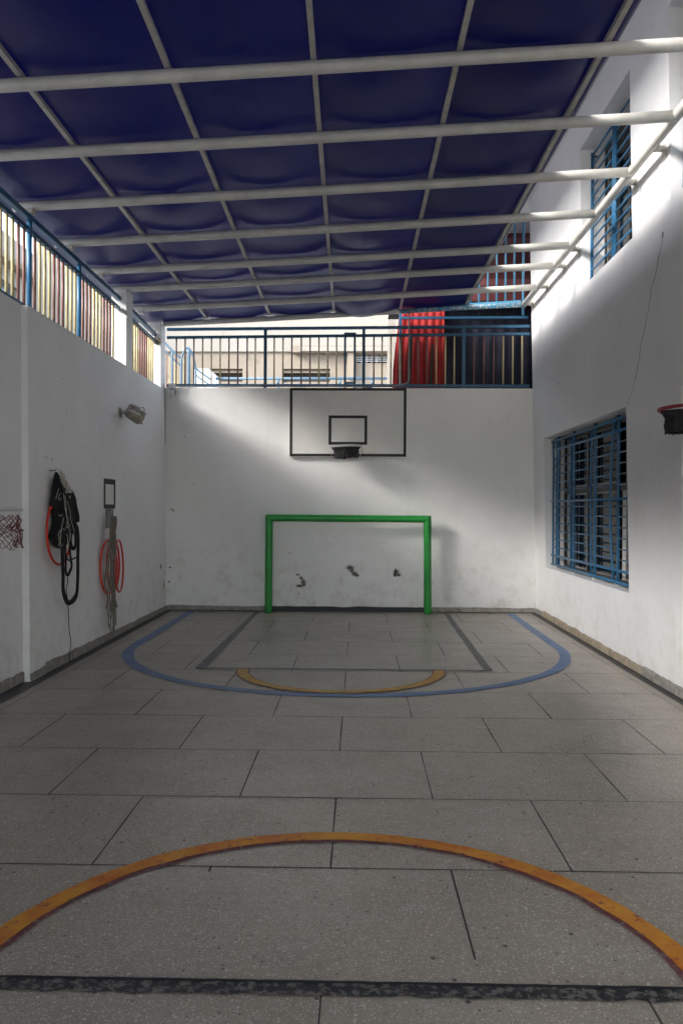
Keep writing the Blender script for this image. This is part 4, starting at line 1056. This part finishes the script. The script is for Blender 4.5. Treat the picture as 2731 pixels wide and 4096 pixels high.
for x, m, zt in ((-3.42, 'yellow', 4.38), (-3.38, 'brown', 4.34), (-3.33, 'yellow', 4.29), (-3.23, 'yellow', 4.19), (-3.19, 'yellow', 4.16), (-3.075, 'yellow', 4.25), (-3.045, 'brown', 4.3), (-2.94, 'yellow', 4.2), (-2.905, 'yellow', 4.1), (-2.83, 'yellow', 3.92), (-2.79, 'brown', 3.89), (-2.75, 'yellow', 3.86), (-2.71, 'brown', 3.83)):
    rp([(x, Y+.01, 3.3), (x, Y+.01, 3.7), (x, Y+.01, zt)], .011, 'bar', m)

# neighbour house seen through the left railing
nh = thing('neighbour_house', 'pale cream house seen between the bars of the left railing', 'building', (-9.5, 27, 0))
us = [19.8, 20.6, 22.2, 23.6, 25.2, 26.6, 28.2, 30, 31.6, 36]; vs = [0, 6.5, 7.7, 9.0]
HN = [(20.6, 22.2, 6.5, 7.7), (23.6, 25.2, 6.5, 7.7), (26.6, 28.2, 6.5, 7.7), (30, 31.6, 6.5, 7.7)]
bm = wall_mesh(us, vs, lambda u, v: any(h[0] < u < h[1] and h[2] < v < h[3] for h in HN), lambda u, v, d: (-9.5-(.3 if d else 0), u, v), .3); part('wall', bm, 'cream_lt', nh)
bm = BM(); box(bm, -9.49, -9.2, 19.8, 36, 8.1, 8.25); part('ledge', bm, 'cream', nh)
for h in HN:
    bm = BM(); box(bm, -9.75, -9.72, h[0]+.002, h[1]-.002, h[2]+.002, h[3]-.002); w = part('window', bm, 'bluewin', nh)
    bm = BM(); box(bm, -9.715, -9.66, (h[0]+h[1])/2-.04, (h[0]+h[1])/2+.04, h[2]+.01, h[3]-.01); box(bm, -9.71, -9.67, h[0]+.01, (h[0]+h[1])/2-.041, (h[2]+h[3])/2-.03, (h[2]+h[3])/2+.03); part('window_bars', bm, 'frame', w)
bm = BM(); box(bm, -16, -9.9, 19.7, 36, 0, 8.9); part('house_body', bm, 'cream_lt', nh)

# long unseen block added on the left to cut off the low sky
ab = thing('low_sky_blocker', 'long pale block added out of view on the left to block the low sky', 'building', (-24, -4, 0))
us = [-45]; 
for k in range(22): us += [-44+3.4*k, -42.4+3.4*k]
us.append(31.5); vs = [0]
for k in range(4): vs += [1.2+3.1*k, 2.6+3.1*k]
vs.append(13.0)
inside = lambda u, v: any(-44+3.4*k < u < -42.4+3.4*k for k in range(22)) and any(1.2+3.1*k < v < 2.6+3.1*k for k in range(4))
bm = wall_mesh(us, vs, inside, lambda u, v, d: (-24-(.3 if d else 0), u, v), .3); part('wall', bm, 'cream', ab)
bm = BM(); box(bm, -36, -24.6, -45, 31.5, 0, 12.9); part('block_body', bm, 'darkwin', ab)
bm = BM(); box(bm, -36.2, -23.8, -45.2, 31.7, 13.001, 13.2); part('roof', bm, 'terrace', ab)
